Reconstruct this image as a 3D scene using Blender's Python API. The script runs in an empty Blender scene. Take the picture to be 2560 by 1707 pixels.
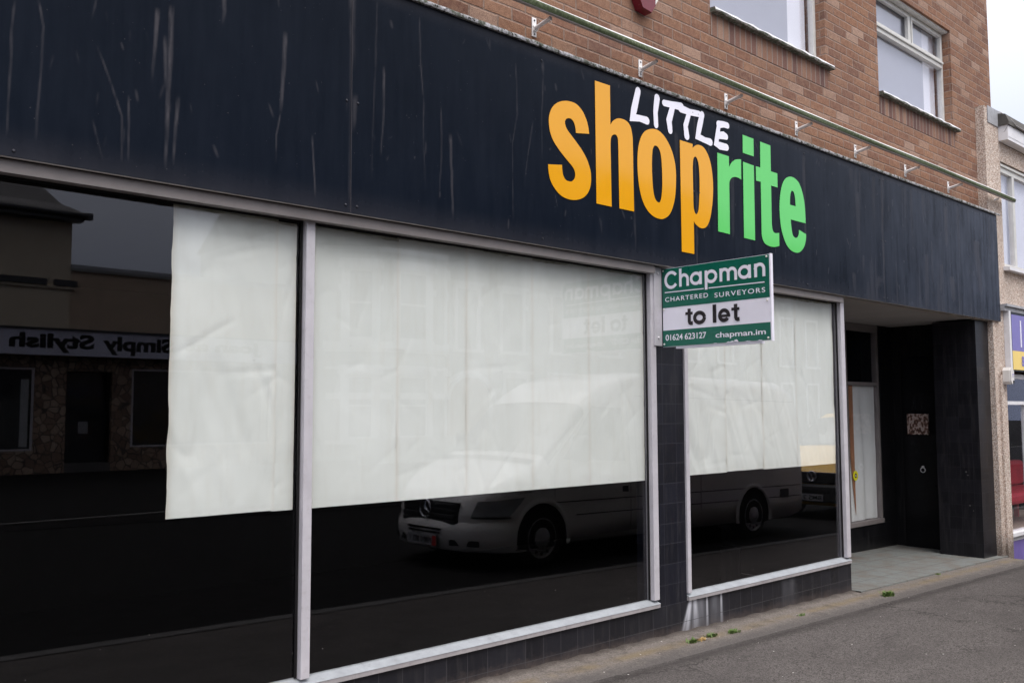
import bpy, bmesh, math, random
import numpy as np
from mathutils import Vector, Matrix
R = math.radians
scn = bpy.context.scene
col = scn.collection

# ------------------------------------------------------------------ camera
cam_d = bpy.data.cameras.new('camera')
cam = bpy.data.objects.new('camera', cam_d); col.objects.link(cam)
cam_d.sensor_width = 36.0
cam_d.lens = 36.0 * 2300.0 / 2560.0
cam_d.clip_start = 0.05; cam_d.clip_end = 600.0
yaw, pitch, roll = R(42.4992), R(4.3048), R(-0.1731)
f_ = Vector((math.sin(yaw)*math.cos(pitch), math.cos(yaw)*math.cos(pitch), math.sin(pitch)))
r_ = Vector((math.cos(yaw), -math.sin(yaw), 0)); u_ = r_.cross(f_)
r2 = math.cos(roll)*r_ + math.sin(roll)*u_; u2 = -math.sin(roll)*r_ + math.cos(roll)*u_
cam.matrix_world = Matrix(((r2.x, u2.x, -f_.x, 0), (r2.y, u2.y, -f_.y, -4.4), (r2.z, u2.z, -f_.z, 1.64), (0, 0, 0, 1)))
scn.camera = cam

# ------------------------------------------------------------------ sky, sun, exposure (overcast)
SUN_EL, SUN_AZ = 62.0, 190.0          # azimuth from +Y towards +X
w = bpy.data.worlds.new('World'); scn.world = w; w.use_nodes = True
wt = w.node_tree
bg = wt.nodes['Background']
sky = wt.nodes.new('ShaderNodeTexSky'); sky.sky_type = 'NISHITA'; sky.sun_disc = False
sky.sun_elevation = R(SUN_EL); sky.sun_rotation = R(SUN_AZ)
sky.air_density = 1.0; sky.dust_density = 6.0; sky.ozone_density = 1.0
hs = wt.nodes.new('ShaderNodeHueSaturation'); hs.inputs['Saturation'].default_value = 0.35
wt.links.new(sky.outputs[0], hs.inputs['Color']); cl = wt.nodes.new('ShaderNodeMix'); cl.data_type = 'RGBA'; cl.inputs[0].default_value = .72          # even cloud layer over the clear sky
wt.links.new(hs.outputs[0], cl.inputs[6]); 
tcw = wt.nodes.new('ShaderNodeTexCoord'); sxw = wt.nodes.new('ShaderNodeSeparateXYZ'); wt.links.new(tcw.outputs['Generated'], sxw.inputs[0])
gr_ = wt.nodes.new('ShaderNodeValToRGB'); gr_.color_ramp.elements[0].color = (1.7, 1.95, 2.75, 1); gr_.color_ramp.elements[1].color = (7.2, 7.25, 7.6, 1); e_ = gr_.color_ramp.elements.new(.45); e_.color = (5.2, 5.3, 5.75, 1)   # overcast sky: brighter overhead
gr_.color_ramp.elements[0].position = .13; gr_.color_ramp.elements[-1].position = .85
wt.links.new(sxw.outputs['Z'], gr_.inputs[0]); wt.links.new(gr_.outputs[0], cl.inputs[7])
wt.links.new(cl.outputs[2], bg.inputs['Color'])
bg.inputs['Strength'].default_value = 0.12
sun_d = bpy.data.lights.new('sun', 'SUN'); sun_d.energy = 0.7; sun_d.angle = R(40); sun_d.color = (1, .96, .92)
sun = bpy.data.objects.new('sun', sun_d); col.objects.link(sun)
sd = Vector((math.sin(R(SUN_AZ))*math.cos(R(SUN_EL)), math.cos(R(SUN_AZ))*math.cos(R(SUN_EL)), math.sin(R(SUN_EL))))
sun.rotation_euler = sd.to_track_quat('Z', 'Y').to_euler()
scn.view_settings.view_transform = 'Standard'; scn.view_settings.look = 'None'
scn.view_settings.exposure = 1.25; scn.view_settings.gamma = 1.0

# ------------------------------------------------------------------ node helper
class NT:
    def __init__(s, name):
        s.m = bpy.data.materials.new(name); s.m.use_nodes = True
        s.t = s.m.node_tree; s.b = s.t.nodes['Principled BSDF']; s.out = s.t.nodes['Material Output']
        s._tc = None
    def n(s, typ, **kw):
        nd = s.t.nodes.new('ShaderNode' + typ)
        for k, v in kw.items(): setattr(nd, k, v)
        return nd
    def L(s, a, b): s.t.links.new(a, b)
    def put(s, sock, v):
        if isinstance(v, bpy.types.NodeSocket): s.L(v, sock)
        elif isinstance(v, (tuple, list)) and sock.type == 'RGBA': sock.default_value = tuple(v) + ((1,) if len(v) == 3 else ())
        else: sock.default_value = v
    def math(s, op, a, b=0.0, c=0.0, clamp=False):
        nd = s.n('Math', operation=op, use_clamp=clamp)
        for i, v in enumerate((a, b, c)): s.put(nd.inputs[i], v)
        return nd.outputs[0]
    def mix(s, fac, a, b, blend='MIX'):
        nd = s.n('Mix', data_type='RGBA', blend_type=blend)
        s.put(nd.inputs[0], fac); s.put(nd.inputs[6], a); s.put(nd.inputs[7], b)
        return nd.outputs[2]
    def co(s):
        if s._tc is None: s._tc = s.n('TexCoord').outputs['Object']
        return s._tc
    def xyz(s):
        nd = s.n('SeparateXYZ'); s.L(s.co(), nd.inputs[0]); return nd.outputs
    def vec(s, x, y, z):
        nd = s.n('CombineXYZ')
        for i, v in enumerate((x, y, z)): s.put(nd.inputs[i], v)
        return nd.outputs[0]
    def scaled(s, sx, sy, sz):
        nd = s.n('Mapping'); s.L(s.co(), nd.inputs[0]); nd.inputs['Scale'].default_value = (sx, sy, sz); return nd.outputs[0]
    def noise(s, scale, detail=4, rough=.55, vec=None, out='Fac'):
        nd = s.n('TexNoise'); s.L(vec or s.co(), nd.inputs['Vector'])
        nd.inputs['Scale'].default_value = scale; nd.inputs['Detail'].default_value = detail; nd.inputs['Roughness'].default_value = rough
        return nd.outputs[out]
    def vor(s, scale, out='Distance', vec=None, feature='F1'):
        nd = s.n('TexVoronoi', feature=feature); s.L(vec or s.co(), nd.inputs['Vector']); nd.inputs['Scale'].default_value = scale
        return nd.outputs[out]
    def ramp(s, fac, stops, interp='LINEAR'):
        nd = s.n('ValToRGB'); nd.color_ramp.interpolation = interp; e = nd.color_ramp.elements
        while len(e) < len(stops): e.new(.5)
        for el, (p, c) in zip(e, stops):
            el.position = p; el.color = (c, c, c, 1) if isinstance(c, (int, float)) else tuple(c) + (1,)
        s.put(nd.inputs[0], fac); return nd.outputs[0]
    def attr(s, name, out='Fac'):
        nd = s.n('Attribute', attribute_name=name); return nd.outputs[out]
    def bump(s, h, strength=.3, dist=.01):
        nd = s.n('Bump'); nd.inputs['Strength'].default_value = strength; nd.inputs['Distance'].default_value = dist
        s.put(nd.inputs['Height'], h); s.L(nd.outputs[0], s.b.inputs['Normal']); return nd
    def set(s, **kw):
        for k, v in kw.items(): s.put(s.b.inputs[{'color': 'Base Color', 'rough': 'Roughness', 'metal': 'Metallic', 'spec': 'Specular IOR Level', 'coat': 'Coat Weight', 'coatr': 'Coat Roughness', 'emit': 'Emission Color', 'emits': 'Emission Strength'}[k]], v)
        return s

M = {}
def simple(name, c, rough=.5, metal=0., var=.12, scale=8., bump=0., bscale=60., dirt=None, coat=0., spec=.5):
    t = NT(name)
    n = t.noise(scale, 5, .6)
    lo = tuple(x*(1-var) for x in c); hi = tuple(min(1, x*(1+var)) for x in c)
    cc = t.ramp(n, [(.3, lo), (.7, hi)])
    if dirt:
        d = t.ramp(t.noise(scale*3.1, 6, .7), [(.55, 0), (.75, 1)])
        cc = t.mix(t.math('MULTIPLY', d, dirt[1]), cc, dirt[0])
    t.set(color=cc, rough=t.math('ADD', rough-.06, t.math('MULTIPLY', t.noise(scale*2.3), .12)), metal=metal, coat=coat, spec=spec)
    if bump: t.bump(t.noise(bscale, 4), bump, .004)
    M[name] = t.m; return t

# ------------------------------------------------------------------ materials
simple('sill_metal', (.34, .315, .32), .5, .0, .16, 7, .12, 120, ((.17, .15, .14), .6))
simple('aluminium', (.51, .485, .515), .42, .0, .07, 9, .08, 200, ((.30, .26, .25), .35))
simple('shaded_trim', (.185, .163, .158), .5, .0, .10, 7, .1, 160, ((.16, .13, .12), .5))  # dirty frame metal, darkened to paint in shade under fascia and porch
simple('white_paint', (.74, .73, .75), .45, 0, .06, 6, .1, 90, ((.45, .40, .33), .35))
simple('window_white', (.60, .59, .565), .5, 0, .08, 9, .15, 60, ((.40, .33, .26), .5))
simple('black_gloss', (.006, .006, .007), .3, 0, .2, 5, spec=.15)
simple('black_matt', (.010, .009, .010), .7, 0, .2, 5, spec=.2)
simple('interior_dark', (.006, .006, .006), .9, 0, .2, 3, spec=.1)
simple('ceiling_board', (.46, .43, .42), .75, 0, .08, 3)
simple('soffit_lip', (.44, .40, .37), .6, 0, .1, 5)
simple('lilac_blind', (.33, .345, .40), .7, 0, .03, 2)
simple('pale_blind', (.76, .77, .82), .7, 0, .03, 2)
simple('bracket_metal', (.80, .78, .78), .4, 0, .06, 20)
simple('sill_top', (.30, .315, .335), .45, .0, .14, 9, .08, 120, ((.16, .15, .14), .5))
simple('steel', (.66, .64, .66), .35, .3, .1, 20)
simple('screw_dark', (.05, .05, .06), .4, .6, .2, 60)
simple('sign_green', (.002, .118, .078), .3, 0, .05, 5)
simple('sign_white', (.84, .81, .90), .35, 0, .04, 4)
simple('sign_black', (.012, .006, .010), .4, 0, .1, 5)
simple('vinyl_orange', (.80, .36, .004), .09, 0, .02, 3)
simple('vinyl_green', (.12, .62, .14), .09, 0, .02, 3)
simple('vinyl_white', (.86, .84, .93), .2, 0, .02, 3)
simple('red_plastic', (.16, .008, .02), .25, 0, .1, 8)
simple('white_plastic', (.72, .69, .66), .35, 0, .06, 7)
simple('yellow_sticker', (.75, .70, .02), .35, 0, .05, 20)
simple('purple_paint', (.20, .15, .42), .4, 0, .08, 5, .05, 60, ((.1, .07, .12), .4))
simple('purple_sign', (.20, .17, .46), .3, 0, .04, 5)
simple('yellow_sign', (.90, .66, .18), .3, 0, .04, 5)
simple('lead', (.36, .36, .38), .55, 0, .2, 15)
simple('dark_felt', (.085, .078, .07), .8, 0, .3, 14, .3, 80)
simple('brown_paper', (.36, .17, .085), .7, 0, .1, 8)
simple('cable_grey', (.30, .28, .28), .6, 0, .1, 8)
simple('cream_render', (.56, .48, .37), .85, 0, .08, 3, .2, 40)
simple('tan_render', (.46, .35, .26), .85, 0, .10, 3, .2, 40)
simple('grey_render', (.46, .47, .45), .8, 0, .06, 3, .1, 40)
simple('stucco_white', (.88, .89, .90), .6, 0, .04, 3)
simple('trim_dark', (.05, .05, .055), .6, 0, .2, 6)
simple('sign_lilac', (.56, .56, .68), .5, 0, .03, 3)
simple('window_dark', (.03, .032, .035), .08, 0, .2, 3)
simple('curtain', (.35, .36, .37), .8, 0, .1, 5)
simple('van_paint', (.60, .585, .575), .3, .0, .02, 3, coat=.8)
simple('van_black', (.018, .018, .02), .45, 0, .2, 10)
simple('tyre', (.02, .02, .02), .8, 0, .2, 10)
simple('alloy', (.35, .35, .36), .35, .6, .1, 10)
simple('chrome', (.75, .76, .8), .12, 1., .03, 10)
simple('lamp_glass', (.35, .36, .38), .08, .4, .15, 12)
simple('yellow_paint', (.72, .42, .03), .35, 0, .02, 3, coat=.2)
simple('plate_white', (.28, .28, .30), .4, 0, .03, 10)
simple('plate_red', (.45, .02, .02), .4, 0, .03, 10)
simple('orange_lens', (.30, .06, .01), .2, 0, .05, 10)
simple('kerb_stone', (.085, .08, .078), .85, 0, .15, 6, .3, 80)
simple('red_cloth', (.42, .02, .04), .7, 0, .15, 5)
simple('wood_floor', (.34, .27, .22), .6, 0, .15, 4)
simple('lichen', (.42, .28, .11), .9, 0, .25, 30)
simple('leaf_green', (.10, .155, .035), .55, 0, .35, 25)

def glass_mat(name, tint=(.985, .99, .988), specks=0.):
    t = NT(name); t.t.nodes.remove(t.b)
    geo = t.n('NewGeometry')
    ior = t.math('ADD', 1.46, t.math('MULTIPLY', geo.outputs['Backfacing'], 1/1.46-1.46))
    fr = t.n('Fresnel'); t.L(ior, fr.inputs['IOR'])
    tr = t.n('BsdfTransparent'); tr.inputs[0].default_value = tint + (1,)
    gl = t.n('BsdfGlossy'); gl.inputs['Roughness'].default_value = 0.0
    gl.inputs[0].default_value = (.93, .92, .96, 1)
    mx = t.n('MixShader'); t.L(fr.outputs[0], mx.inputs[0]); t.L(tr.outputs[0], mx.inputs[1]); t.L(gl.outputs[0], mx.inputs[2])
    res = mx
    if specks:
        df = t.n('BsdfDiffuse'); df.inputs[0].default_value = (.55, .52, .5, 1)
        d = t.vor(22, 'Distance'); rn = t.n('SeparateColor'); t.L(t.vor(22, 'Color'), rn.inputs[0])
        # a few tiny dried drips and dust specks on the pane
        rad = t.math('MULTIPLY', t.math('POWER', rn.outputs[0], 9), .065)
        sp = t.math('LESS_THAN', d, rad)
        z = t.xyz()[2]
        low = t.ramp(t.math('MULTIPLY', z, .4), [(.05, .6), (.6, .05)])
        dust = t.math('MULTIPLY', t.ramp(t.noise(30, 6, .7), [(.5, 0), (.8, 1)]), .003)
        fac = t.math('MULTIPLY', sp, low, clamp=True)
        m2 = t.n('MixShader'); t.L(fac, m2.inputs[0]); t.L(mx.outputs[0], m2.inputs[1]); t.L(df.outputs[0], m2.inputs[2]); res = m2
    t.L(res.outputs[0], t.out.inputs[0]); M[name] = t.m
glass_mat('shop_glass', specks=1.)
glass_mat('window_glass', (.98, .98, .99))

def brick_mat():
    t = NT('brown_brick'); x, y, z = t.xyz()
    cv, cu = .0913, .257
    wob = t.math('MULTIPLY', t.math('SUBTRACT', t.noise(14, 3), .5), .010)
    u = t.math('ADD', t.math('ADD', x, y), wob); v = t.math('ADD', t.math('SUBTRACT', z, .4905-.005), t.math('MULTIPLY', t.math('SUBTRACT', t.noise(9, 3), .5), .010))
    vr = t.math('DIVIDE', v, cv); row = t.math('FLOOR', vr)
    us = t.math('ADD', t.math('DIVIDE', t.math('ADD', u, .061), cu), t.math('MULTIPLY', t.math('MODULO', row, 2), .5)); colm = t.math('FLOOR', us)
    fu = t.math('MULTIPLY', t.math('FRACT', us), cu); fv = t.math('MULTIPLY', t.math('FRACT', vr), cv)
    du = t.math('MINIMUM', fu, t.math('SUBTRACT', cu, fu)); dv = t.math('MINIMUM', fv, t.math('SUBTRACT', cv, fv))
    d = t.math('MINIMUM', du, dv)
    face = t.ramp(t.math('MULTIPLY', d, 40), [(.16, 0), (.36, 1)])
    wn = t.n('TexWhiteNoise', noise_dimensions='2D'); t.L(t.vec(colm, row, 0), wn.inputs['Vector'])
    rnd = t.n('SeparateColor'); t.L(wn.outputs['Color'], rnd.inputs[0])
    base = t.ramp(rnd.outputs[0], [(0, (.19, .095, .07)), (.15, (.27, .125, .08)), (.45, (.35, .17, .10)), (.7, (.40, .21, .125)), (.88, (.43, .25, .165)), (.97, (.56, .38, .29))])
    base = t.mix(.2, base, (.335, .165, .10))
    fine = t.noise(120, 5, .75, t.scaled(1, 1, 1.8))
    c = t.mix(t.ramp(fine, [(.42, 0), (.62, 1)]), t.mix(.62, base, (.05, .025, .02)), base)
    c = t.mix(t.ramp(t.noise(22, 4, .6), [(.4, 0), (.7, .45)]), c, t.mix(.5, base, (.5, .33, .22)))
    big = t.noise(1.1, 4, .6)
    c = t.mix(t.ramp(big, [(.35, 0), (.7, .5)]), c, t.mix(.6, c, (.12, .08, .075)))
    mort = t.ramp(t.noise(50, 4), [(.3, (.20, .135, .105)), (.7, (.33, .235, .19))])
    t.set(color=t.mix(face, mort, c), rough=.9, spec=.25)
    h = t.math('ADD', t.math('MULTIPLY', face, .7), t.math('ADD', t.math('MULTIPLY', fine, .35), t.math('MULTIPLY', rnd.outputs[1], .12)))
    t.bump(h, .7, .012); M['brick'] = t.m
    # soldier course: bricks on end, one brick high
    t = NT('soldier_brick'); x, y, z = t.xyz()
    us = t.math('DIVIDE', t.math('ADD', t.math('ADD', x, y), t.math('MULTIPLY', t.math('SUBTRACT', t.noise(14, 3), .5), .008)), .0875)
    fu = t.math('FRACT', us); du = t.math('MINIMUM', fu, t.math('SUBTRACT', 1, fu))
    face = t.ramp(du, [(.06, 0), (.13, 1)])
    wn = t.n('TexWhiteNoise', noise_dimensions='1D'); t.L(t.math('FLOOR', us), wn.inputs['W'])
    base = t.ramp(wn.outputs['Value'], [(0, (.15, .085, .075)), (.4, (.24, .125, .095)), (.75, (.31, .17, .115)), (.95, (.40, .25, .18))])
    fine = t.noise(120, 5, .75, t.scaled(1.8, 1, 1))
    c = t.mix(t.ramp(fine, [(.4, 0), (.62, 1)]), t.mix(.4, base, (.06, .035, .03)), base)
    t.set(color=t.mix(face, (.27, .21, .18), c), rough=.9, spec=.25); t.bump(t.math('ADD', face, t.math('MULTIPLY', fine, .4)), .6, .01); M['soldier'] = t.m
brick_mat()

def tile_mat(name, c1, joint, pu, pv, ou, ov, rough=.28, dirt=True, wj=.0035):
    t = NT(name); x, y, z = t.xyz()
    us = t.math('DIVIDE', t.math('SUBTRACT', t.math('ADD', x, y), ou), pu); vs = t.math('DIVIDE', t.math('SUBTRACT', z, ov), pv)
    fu = t.math('MULTIPLY', t.math('FRACT', us), pu); fv = t.math('MULTIPLY', t.math('FRACT', vs), pv)
    d = t.math('MINIMUM', t.math('MINIMUM', fu, t.math('SUBTRACT', pu, fu)), t.math('MINIMUM', fv, t.math('SUBTRACT', pv, fv)))
    j = t.math('LESS_THAN', d, wj/2)
    wn = t.n('TexWhiteNoise', noise_dimensions='2D'); t.L(t.vec(t.math('FLOOR', us), t.math('FLOOR', vs), 0), wn.inputs['Vector'])
    base = t.mix(wn.outputs['Value'], tuple(k*.8 for k in c1), tuple(k*1.25 for k in c1))
    stre = t.noise(9, 5, .6, t.scaled(3, 3, .35))
    base = t.mix(t.ramp(stre, [(.5, 0), (.8, .35)]), base, (.06, .055, .055))
    rr = t.math('ADD', rough, t.math('MULTIPLY', stre, .15))
    if dirt:
        a = t.math('ADD', t.math('ADD', z, t.math('MULTIPLY', t.math('SUBTRACT', x, 3.8), .017)), t.math('MULTIPLY', t.noise(18, 6, .7), .14))
        m = t.ramp(t.math('MULTIPLY', a, 2.5), [(.0, 1), (.10, .4), (.26, .0)])
        base = t.mix(m, base, t.mix(t.noise(60, 5), (.05, .038, .032), (.17, .13, .115)))
        base = t.mix(t.math('MULTIPLY', t.attr('efflorescence'), .85, clamp=True), base, (.72, .72, .78))
        rr = t.math('ADD', rr, t.math('MULTIPLY', m, .5))
    t.set(color=t.mix(j, base, joint), rough=rr, spec=.3)
    t.bump(t.math('ADD', t.math('MULTIPLY', j, -1), t.math('MULTIPLY', t.noise(7, 2), .5)), .25, .003); M[name] = t.m
tile_mat('pillar_tile', (.009, .0095, .015), (.038, .037, .046), .165, .154, 5.80, .305)
tile_mat('plinth_tile', (.014, .014, .018), (.06, .057, .062), .165, .154, 3.997, -.003)
tile_mat('porch_tile', (.005, .005, .006), (.012, .012, .014), .154, .154, .07, .003, dirt=False, wj=.003)
tile_mat('pier_tile', (.011, .0105, .0135), (.022, .021, .025), .154, .154, .07, .003, dirt=False)

def fascia_mat():
    t = NT('navy_panel'); st = t.attr('stain_shade'); x, y, z = t.xyz()
    vert = t.math('ADD', t.math('MULTIPLY', t.noise(9, 5, .7, t.scaled(1.6, 1, .16)), .55), t.math('MULTIPLY', t.noise(2.2, 6, .7, t.scaled(1, 1, .6)), .45))
    base = t.ramp(t.noise(1.2, 4, .6), [(.3, (.0026, .0052, .0112)), (.7, (.0042, .0075, .0150))])
    right = t.ramp(t.math('DIVIDE', x, 13), [(.0, .06), (.4, .07), (.65, .22), (.95, .8)])  # streaky haze grows to the right, painting in the grazing sky sheen
    base = t.mix(t.math('MULTIPLY', t.ramp(vert, [(.38, 0), (.68, 1)]), right), base, (.072, .083, .115))
    sp = t.vor(55, 'Distance'); rn = t.n('SeparateColor'); t.L(t.vor(55, 'Color'), rn.inputs[0])
    spk = t.math('LESS_THAN', sp, t.math('MULTIPLY', t.math('POWER', rn.outputs[0], 12), .16))
    base = t.mix(t.math('MULTIPLY', spk, .35), base, (.16, .15, .16))
    base = t.mix(st, base, t.mix(t.noise(40, 4), (.075, .068, .076), (.13, .12, .13)))
    t.set(color=base, rough=t.math('ADD', t.math('ADD', .20, t.math('MULTIPLY', vert, .10)), t.math('MULTIPLY', st, .35)), spec=.06)
    t.bump(t.noise(3, 3), .04, .01); M['fascia'] = t.m
fascia_mat()

def paper_mat():
    t = NT('lining_paper'); st = t.attr('stain_shade'); x, y, z = t.xyz()
    base = t.ramp(t.noise(2.2, 5, .6), [(.3, (.715, .725, .685)), (.7, (.775, .785, .75))])
    base = t.mix(t.ramp(t.noise(9, 5, .65, t.scaled(2.2, 1, .35)), [(.5, 0), (.8, .22)]), base, (.60, .56, .47))
    sp = t.vor(30, 'Distance'); rn = t.n('SeparateColor'); t.L(t.vor(30, 'Color'), rn.inputs[0])
    spk = t.math('LESS_THAN', sp, t.math('MULTIPLY', t.math('POWER', rn.outputs[0], 16), .10))
    base = t.mix(t.math('MULTIPLY', spk, .6), base, (.22, .2, .17))
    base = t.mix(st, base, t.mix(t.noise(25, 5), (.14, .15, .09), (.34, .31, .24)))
    base = t.mix(t.math('MULTIPLY', t.attr('seam'), .36), base, (.62, .50, .38))
    t.set(color=base, rough=.75, spec=.2); t.bump(t.noise(30, 4), .06, .003); M['paper'] = t.m
paper_mat()

def pebble_mat():
    t = NT('pebbledash'); x, y, z = t.xyz()
    pc = t.n('SeparateColor'); t.L(t.vor(75, 'Color'), pc.inputs[0]); dist = t.vor(75)
    peb = t.ramp(pc.outputs[0], [(0, (.40, .30, .24)), (.3, (.64, .51, .43)), (.6, (.74, .63, .55)), (.9, (.85, .79, .73))])
    c = t.mix(t.ramp(dist, [(.35, 0), (.75, 1)]), peb, (.36, .27, .22))
    c = t.mix(t.ramp(t.noise(2, 5, .6, t.scaled(2, 2, .5)), [(.4, 0), (.75, .4)]), c, t.mix(.6, c, (.20, .15, .13)))
    low = t.ramp(t.math('ADD', t.math('MULTIPLY', z, 1.4), t.math('MULTIPLY', t.noise(12, 4), .3)), [(0, .9), (.33, 0)])
    c = t.mix(low, c, t.mix(.75, c, (.05, .038, .032)))
    t.set(color=c, rough=.95, spec=.2); t.bump(t.math('SUBTRACT', 1, dist), .6, .010); M['pebbledash'] = t.m
pebble_mat()

def asphalt_mat(name, lo, hi, dark):
    t = NT(name); x, y, z = t.xyz()
    pc = t.n('SeparateColor'); t.L(t.vor(150, 'Color'), pc.inputs[0])
    g = t.math('ADD', t.math('MULTIPLY', pc.outputs[0], .35), t.math('ADD', t.math('MULTIPLY', t.noise(38, 6, .8), .45), t.math('MULTIPLY', t.noise(110, 4, .8), .25)))
    c = t.ramp(g, [(.34, lo), (.70, hi)])
    wv = t.n('VectorMath', operation='ADD'); t.L(t.co(), wv.inputs[0]); wn_ = t.n('VectorMath', operation='SCALE'); t.L(t.noise(2.2, 5, .65, None, 'Color'), wn_.inputs[0]); wn_.inputs['Scale'].default_value = .9; t.L(wn_.outputs[0], wv.inputs[1])
    ck = t.vor(.55, 'Distance', wv.outputs[0], 'DISTANCE_TO_EDGE')
    c = t.mix(t.math('MULTIPLY', t.ramp(ck, [(.0, 1), (.012, 0)]), t.ramp(t.noise(1.3, 3), [(.45, 0), (.6, .8)])), c, (.02, .018, .017))
    ed = t.math('ADD', t.math('ABSOLUTE', t.math('ADD', y, .42)), t.math('MULTIPLY', t.noise(9, 5, .7), .16))
    c = t.mix(t.ramp(t.math('MULTIPLY', ed, 4), [(.28, .75), (.75, 0)]), c, (.035, .031, .029))
    big = t.noise(1.6, 6, .65, t.scaled(.7, 1.3, 1))
    c = t.mix(t.ramp(big, [(.42, 0), (.66, .55)]), c, dark)
    c = t.mix(t.ramp(t.noise(5, 5, .7, t.scaled(.35, 1.2, 1)), [(.58, 0), (.75, .45)]), c, tuple(k*.6 for k in dark))
    sp = t.vor(22, 'Distance'); rn = t.n('SeparateColor'); t.L(t.vor(22, 'Color'), rn.inputs[0])
    spk = t.math('LESS_THAN', sp, t.math('MULTIPLY', t.math('POWER', rn.outputs[0], 18), .14))
    c = t.mix(spk, c, (.62, .58, .55))
    t.set(color=c, rough=.97, spec=.08); t.bump(t.math('ADD', t.math('MULTIPLY', pc.outputs[0], .5), t.noise(60, 5, .7)), .6, .006); M[name] = t.m; return t
asphalt_mat('asphalt', (.044, .039, .0375), (.160, .143, .136), (.070, .0625, .060))
asphalt_mat('road_asphalt', (.008, .0075, .0075), (.018, .017, .017), (.010, .0095, .0095))

def strip_mat():
    t = NT('old_concrete'); x, y, z = t.xyz()
    g = t.noise(70, 6, .75)
    c = t.ramp(g, [(.3, (.085, .071, .062)), (.7, (.265, .232, .208))])
    band = t.math('ABSOLUTE', t.math('ADD', y, .13))
    ye = t.math('MULTIPLY', t.ramp(t.math('MULTIPLY', band, 8), [(.1, 1), (.7, 0)]), t.ramp(t.noise(4, 5, .6), [(.35, 0), (.6, 1)]))
    c = t.mix(t.math('MULTIPLY', ye, .5), c, t.mix(g, (.12, .08, .03), (.30, .22, .10)))
    c = t.mix(t.ramp(t.noise(7, 5, .7), [(.5, 0), (.72, .6)]), c, (.06, .048, .04))
    c = t.mix(t.ramp(t.math('ADD', y, t.math('MULTIPLY', t.noise(14, 4), .05)), [(.03, 0), (.11, .8)]), c, (.05, .04, .035))
    c = t.mix(t.ramp(t.math('ADD', t.math('MULTIPLY', y, -1), t.math('MULTIPLY', t.noise(11, 6, .75), .22)), [(.30, 0), (.42, .85)]), c, t.mix(g, (.03, .027, .026), (.15, .134, .127)))
    sp = t.vor(24, 'Distance'); rn = t.n('SeparateColor'); t.L(t.vor(24, 'Color'), rn.inputs[0])
    c = t.mix(t.math('LESS_THAN', sp, t.math('MULTIPLY', t.math('POWER', rn.outputs[0], 16), .16)), c, (.6, .56, .52))
    t.set(color=c, rough=.92, spec=.25); t.bump(t.math('ADD', g, t.noise(12, 5, .7)), .8, .012); M['strip'] = t.m
strip_mat()

def floor_tile_mat():
    t = NT('porch_floor_tile'); x, y, z = t.xyz()
    p = .30
    fx = t.math('FRACT', t.math('DIVIDE', x, p)); fy = t.math('FRACT', t.math('DIVIDE', t.math('ADD', y, .02), p))
    d = t.math('MINIMUM', t.math('MINIMUM', fx, t.math('SUBTRACT', 1, fx)), t.math('MINIMUM', fy, t.math('SUBTRACT', 1, fy)))
    c = t.ramp(t.noise(80, 5, .7), [(.3, (.115, .122, .117)), (.7, (.215, .225, .215))])
    c = t.mix(t.ramp(t.noise(4, 6, .7), [(.44, 0), (.68, .75)]), c, (.13, .095, .072))
    c = t.mix(t.ramp(t.math('ADD', y, t.math('MULTIPLY', t.noise(9, 5, .7), .35)), [(1.25, 0), (1.45, .7)]), c, (.13, .075, .045))
    c = t.mix(t.math('LESS_THAN', d, .016), c, (.075, .075, .072))
    t.set(color=c, rough=.7); t.bump(t.noise(60, 4), .2, .004); M['porch_floor'] = t.m
floor_tile_mat()

def moss_mat():
    t = NT('mossy_lead')
    a = t.noise(26, 6, .7)
    c = t.ramp(t.noise(55, 5, .7), [(.3, (.30, .29, .30)), (.7, (.58, .57, .60))])
    c = t.mix(t.ramp(a, [(.45, 0), (.58, .9)]), c, (.055, .065, .035))
    c = t.mix(t.ramp(t.noise(34, 3), [(.54, 0), (.63, 1)]), c, (.03, .026, .02))
    t.set(color=c, rough=.9); t.bump(t.noise(45, 5, .7), .35, .008); M['mossy_lead'] = t.m
    t = NT('algae')
    c = t.ramp(t.noise(45, 6, .75), [(.3, (.018, .028, .009)), (.55, (.065, .085, .03)), (.78, (.30, .31, .24))])
    t.set(color=c, rough=.75); M['algae'] = t.m
    t = NT('mossy_sill')
    c = t.mix(t.ramp(t.noise(30, 6, .7), [(.42, 0), (.6, 1)]), (.055, .07, .04), (.22, .20, .185))
    t.set(color=c, rough=.9); t.bump(t.noise(60, 4), .4, .006); M['mossy_sill'] = t.m
    t = NT('rusty_plate')
    c = t.ramp(t.noise(34, 3, .5, t.scaled(1, 1, .7)), [(.42, (.06, .025, .016)), (.5, (.20, .09, .06)), (.56, (.50, .40, .36))], 'LINEAR')
    t.set(color=c, rough=.7); M['rusty_plate'] = t.m
    t = NT('crazy_stone')
    pc = t.n('SeparateColor'); t.L(t.vor(5, 'Color'), pc.inputs[0]); e = t.vor(5, 'Distance', None, 'DISTANCE_TO_EDGE')
    c = t.ramp(pc.outputs[0], [(0, (.16, .10, .07)), (.5, (.30, .20, .14)), (1, (.42, .32, .24))])
    t.set(color=t.mix(t.math('LESS_THAN', e, .05), c, (.05, .04, .035)), rough=.8); M['crazy_stone'] = t.m
    t = NT('slate_roof'); x, y, z = t.xyz()
    fr = t.math('FRACT', t.math('MULTIPLY', z, 7)); c = t.mix(t.math('LESS_THAN', fr, .15), (.085, .08, .085), (.03, .03, .032))
    t.set(color=t.mix(t.noise(6), c, (.06, .055, .055)), rough=.7); M['slate'] = t.m
moss_mat()

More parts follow.
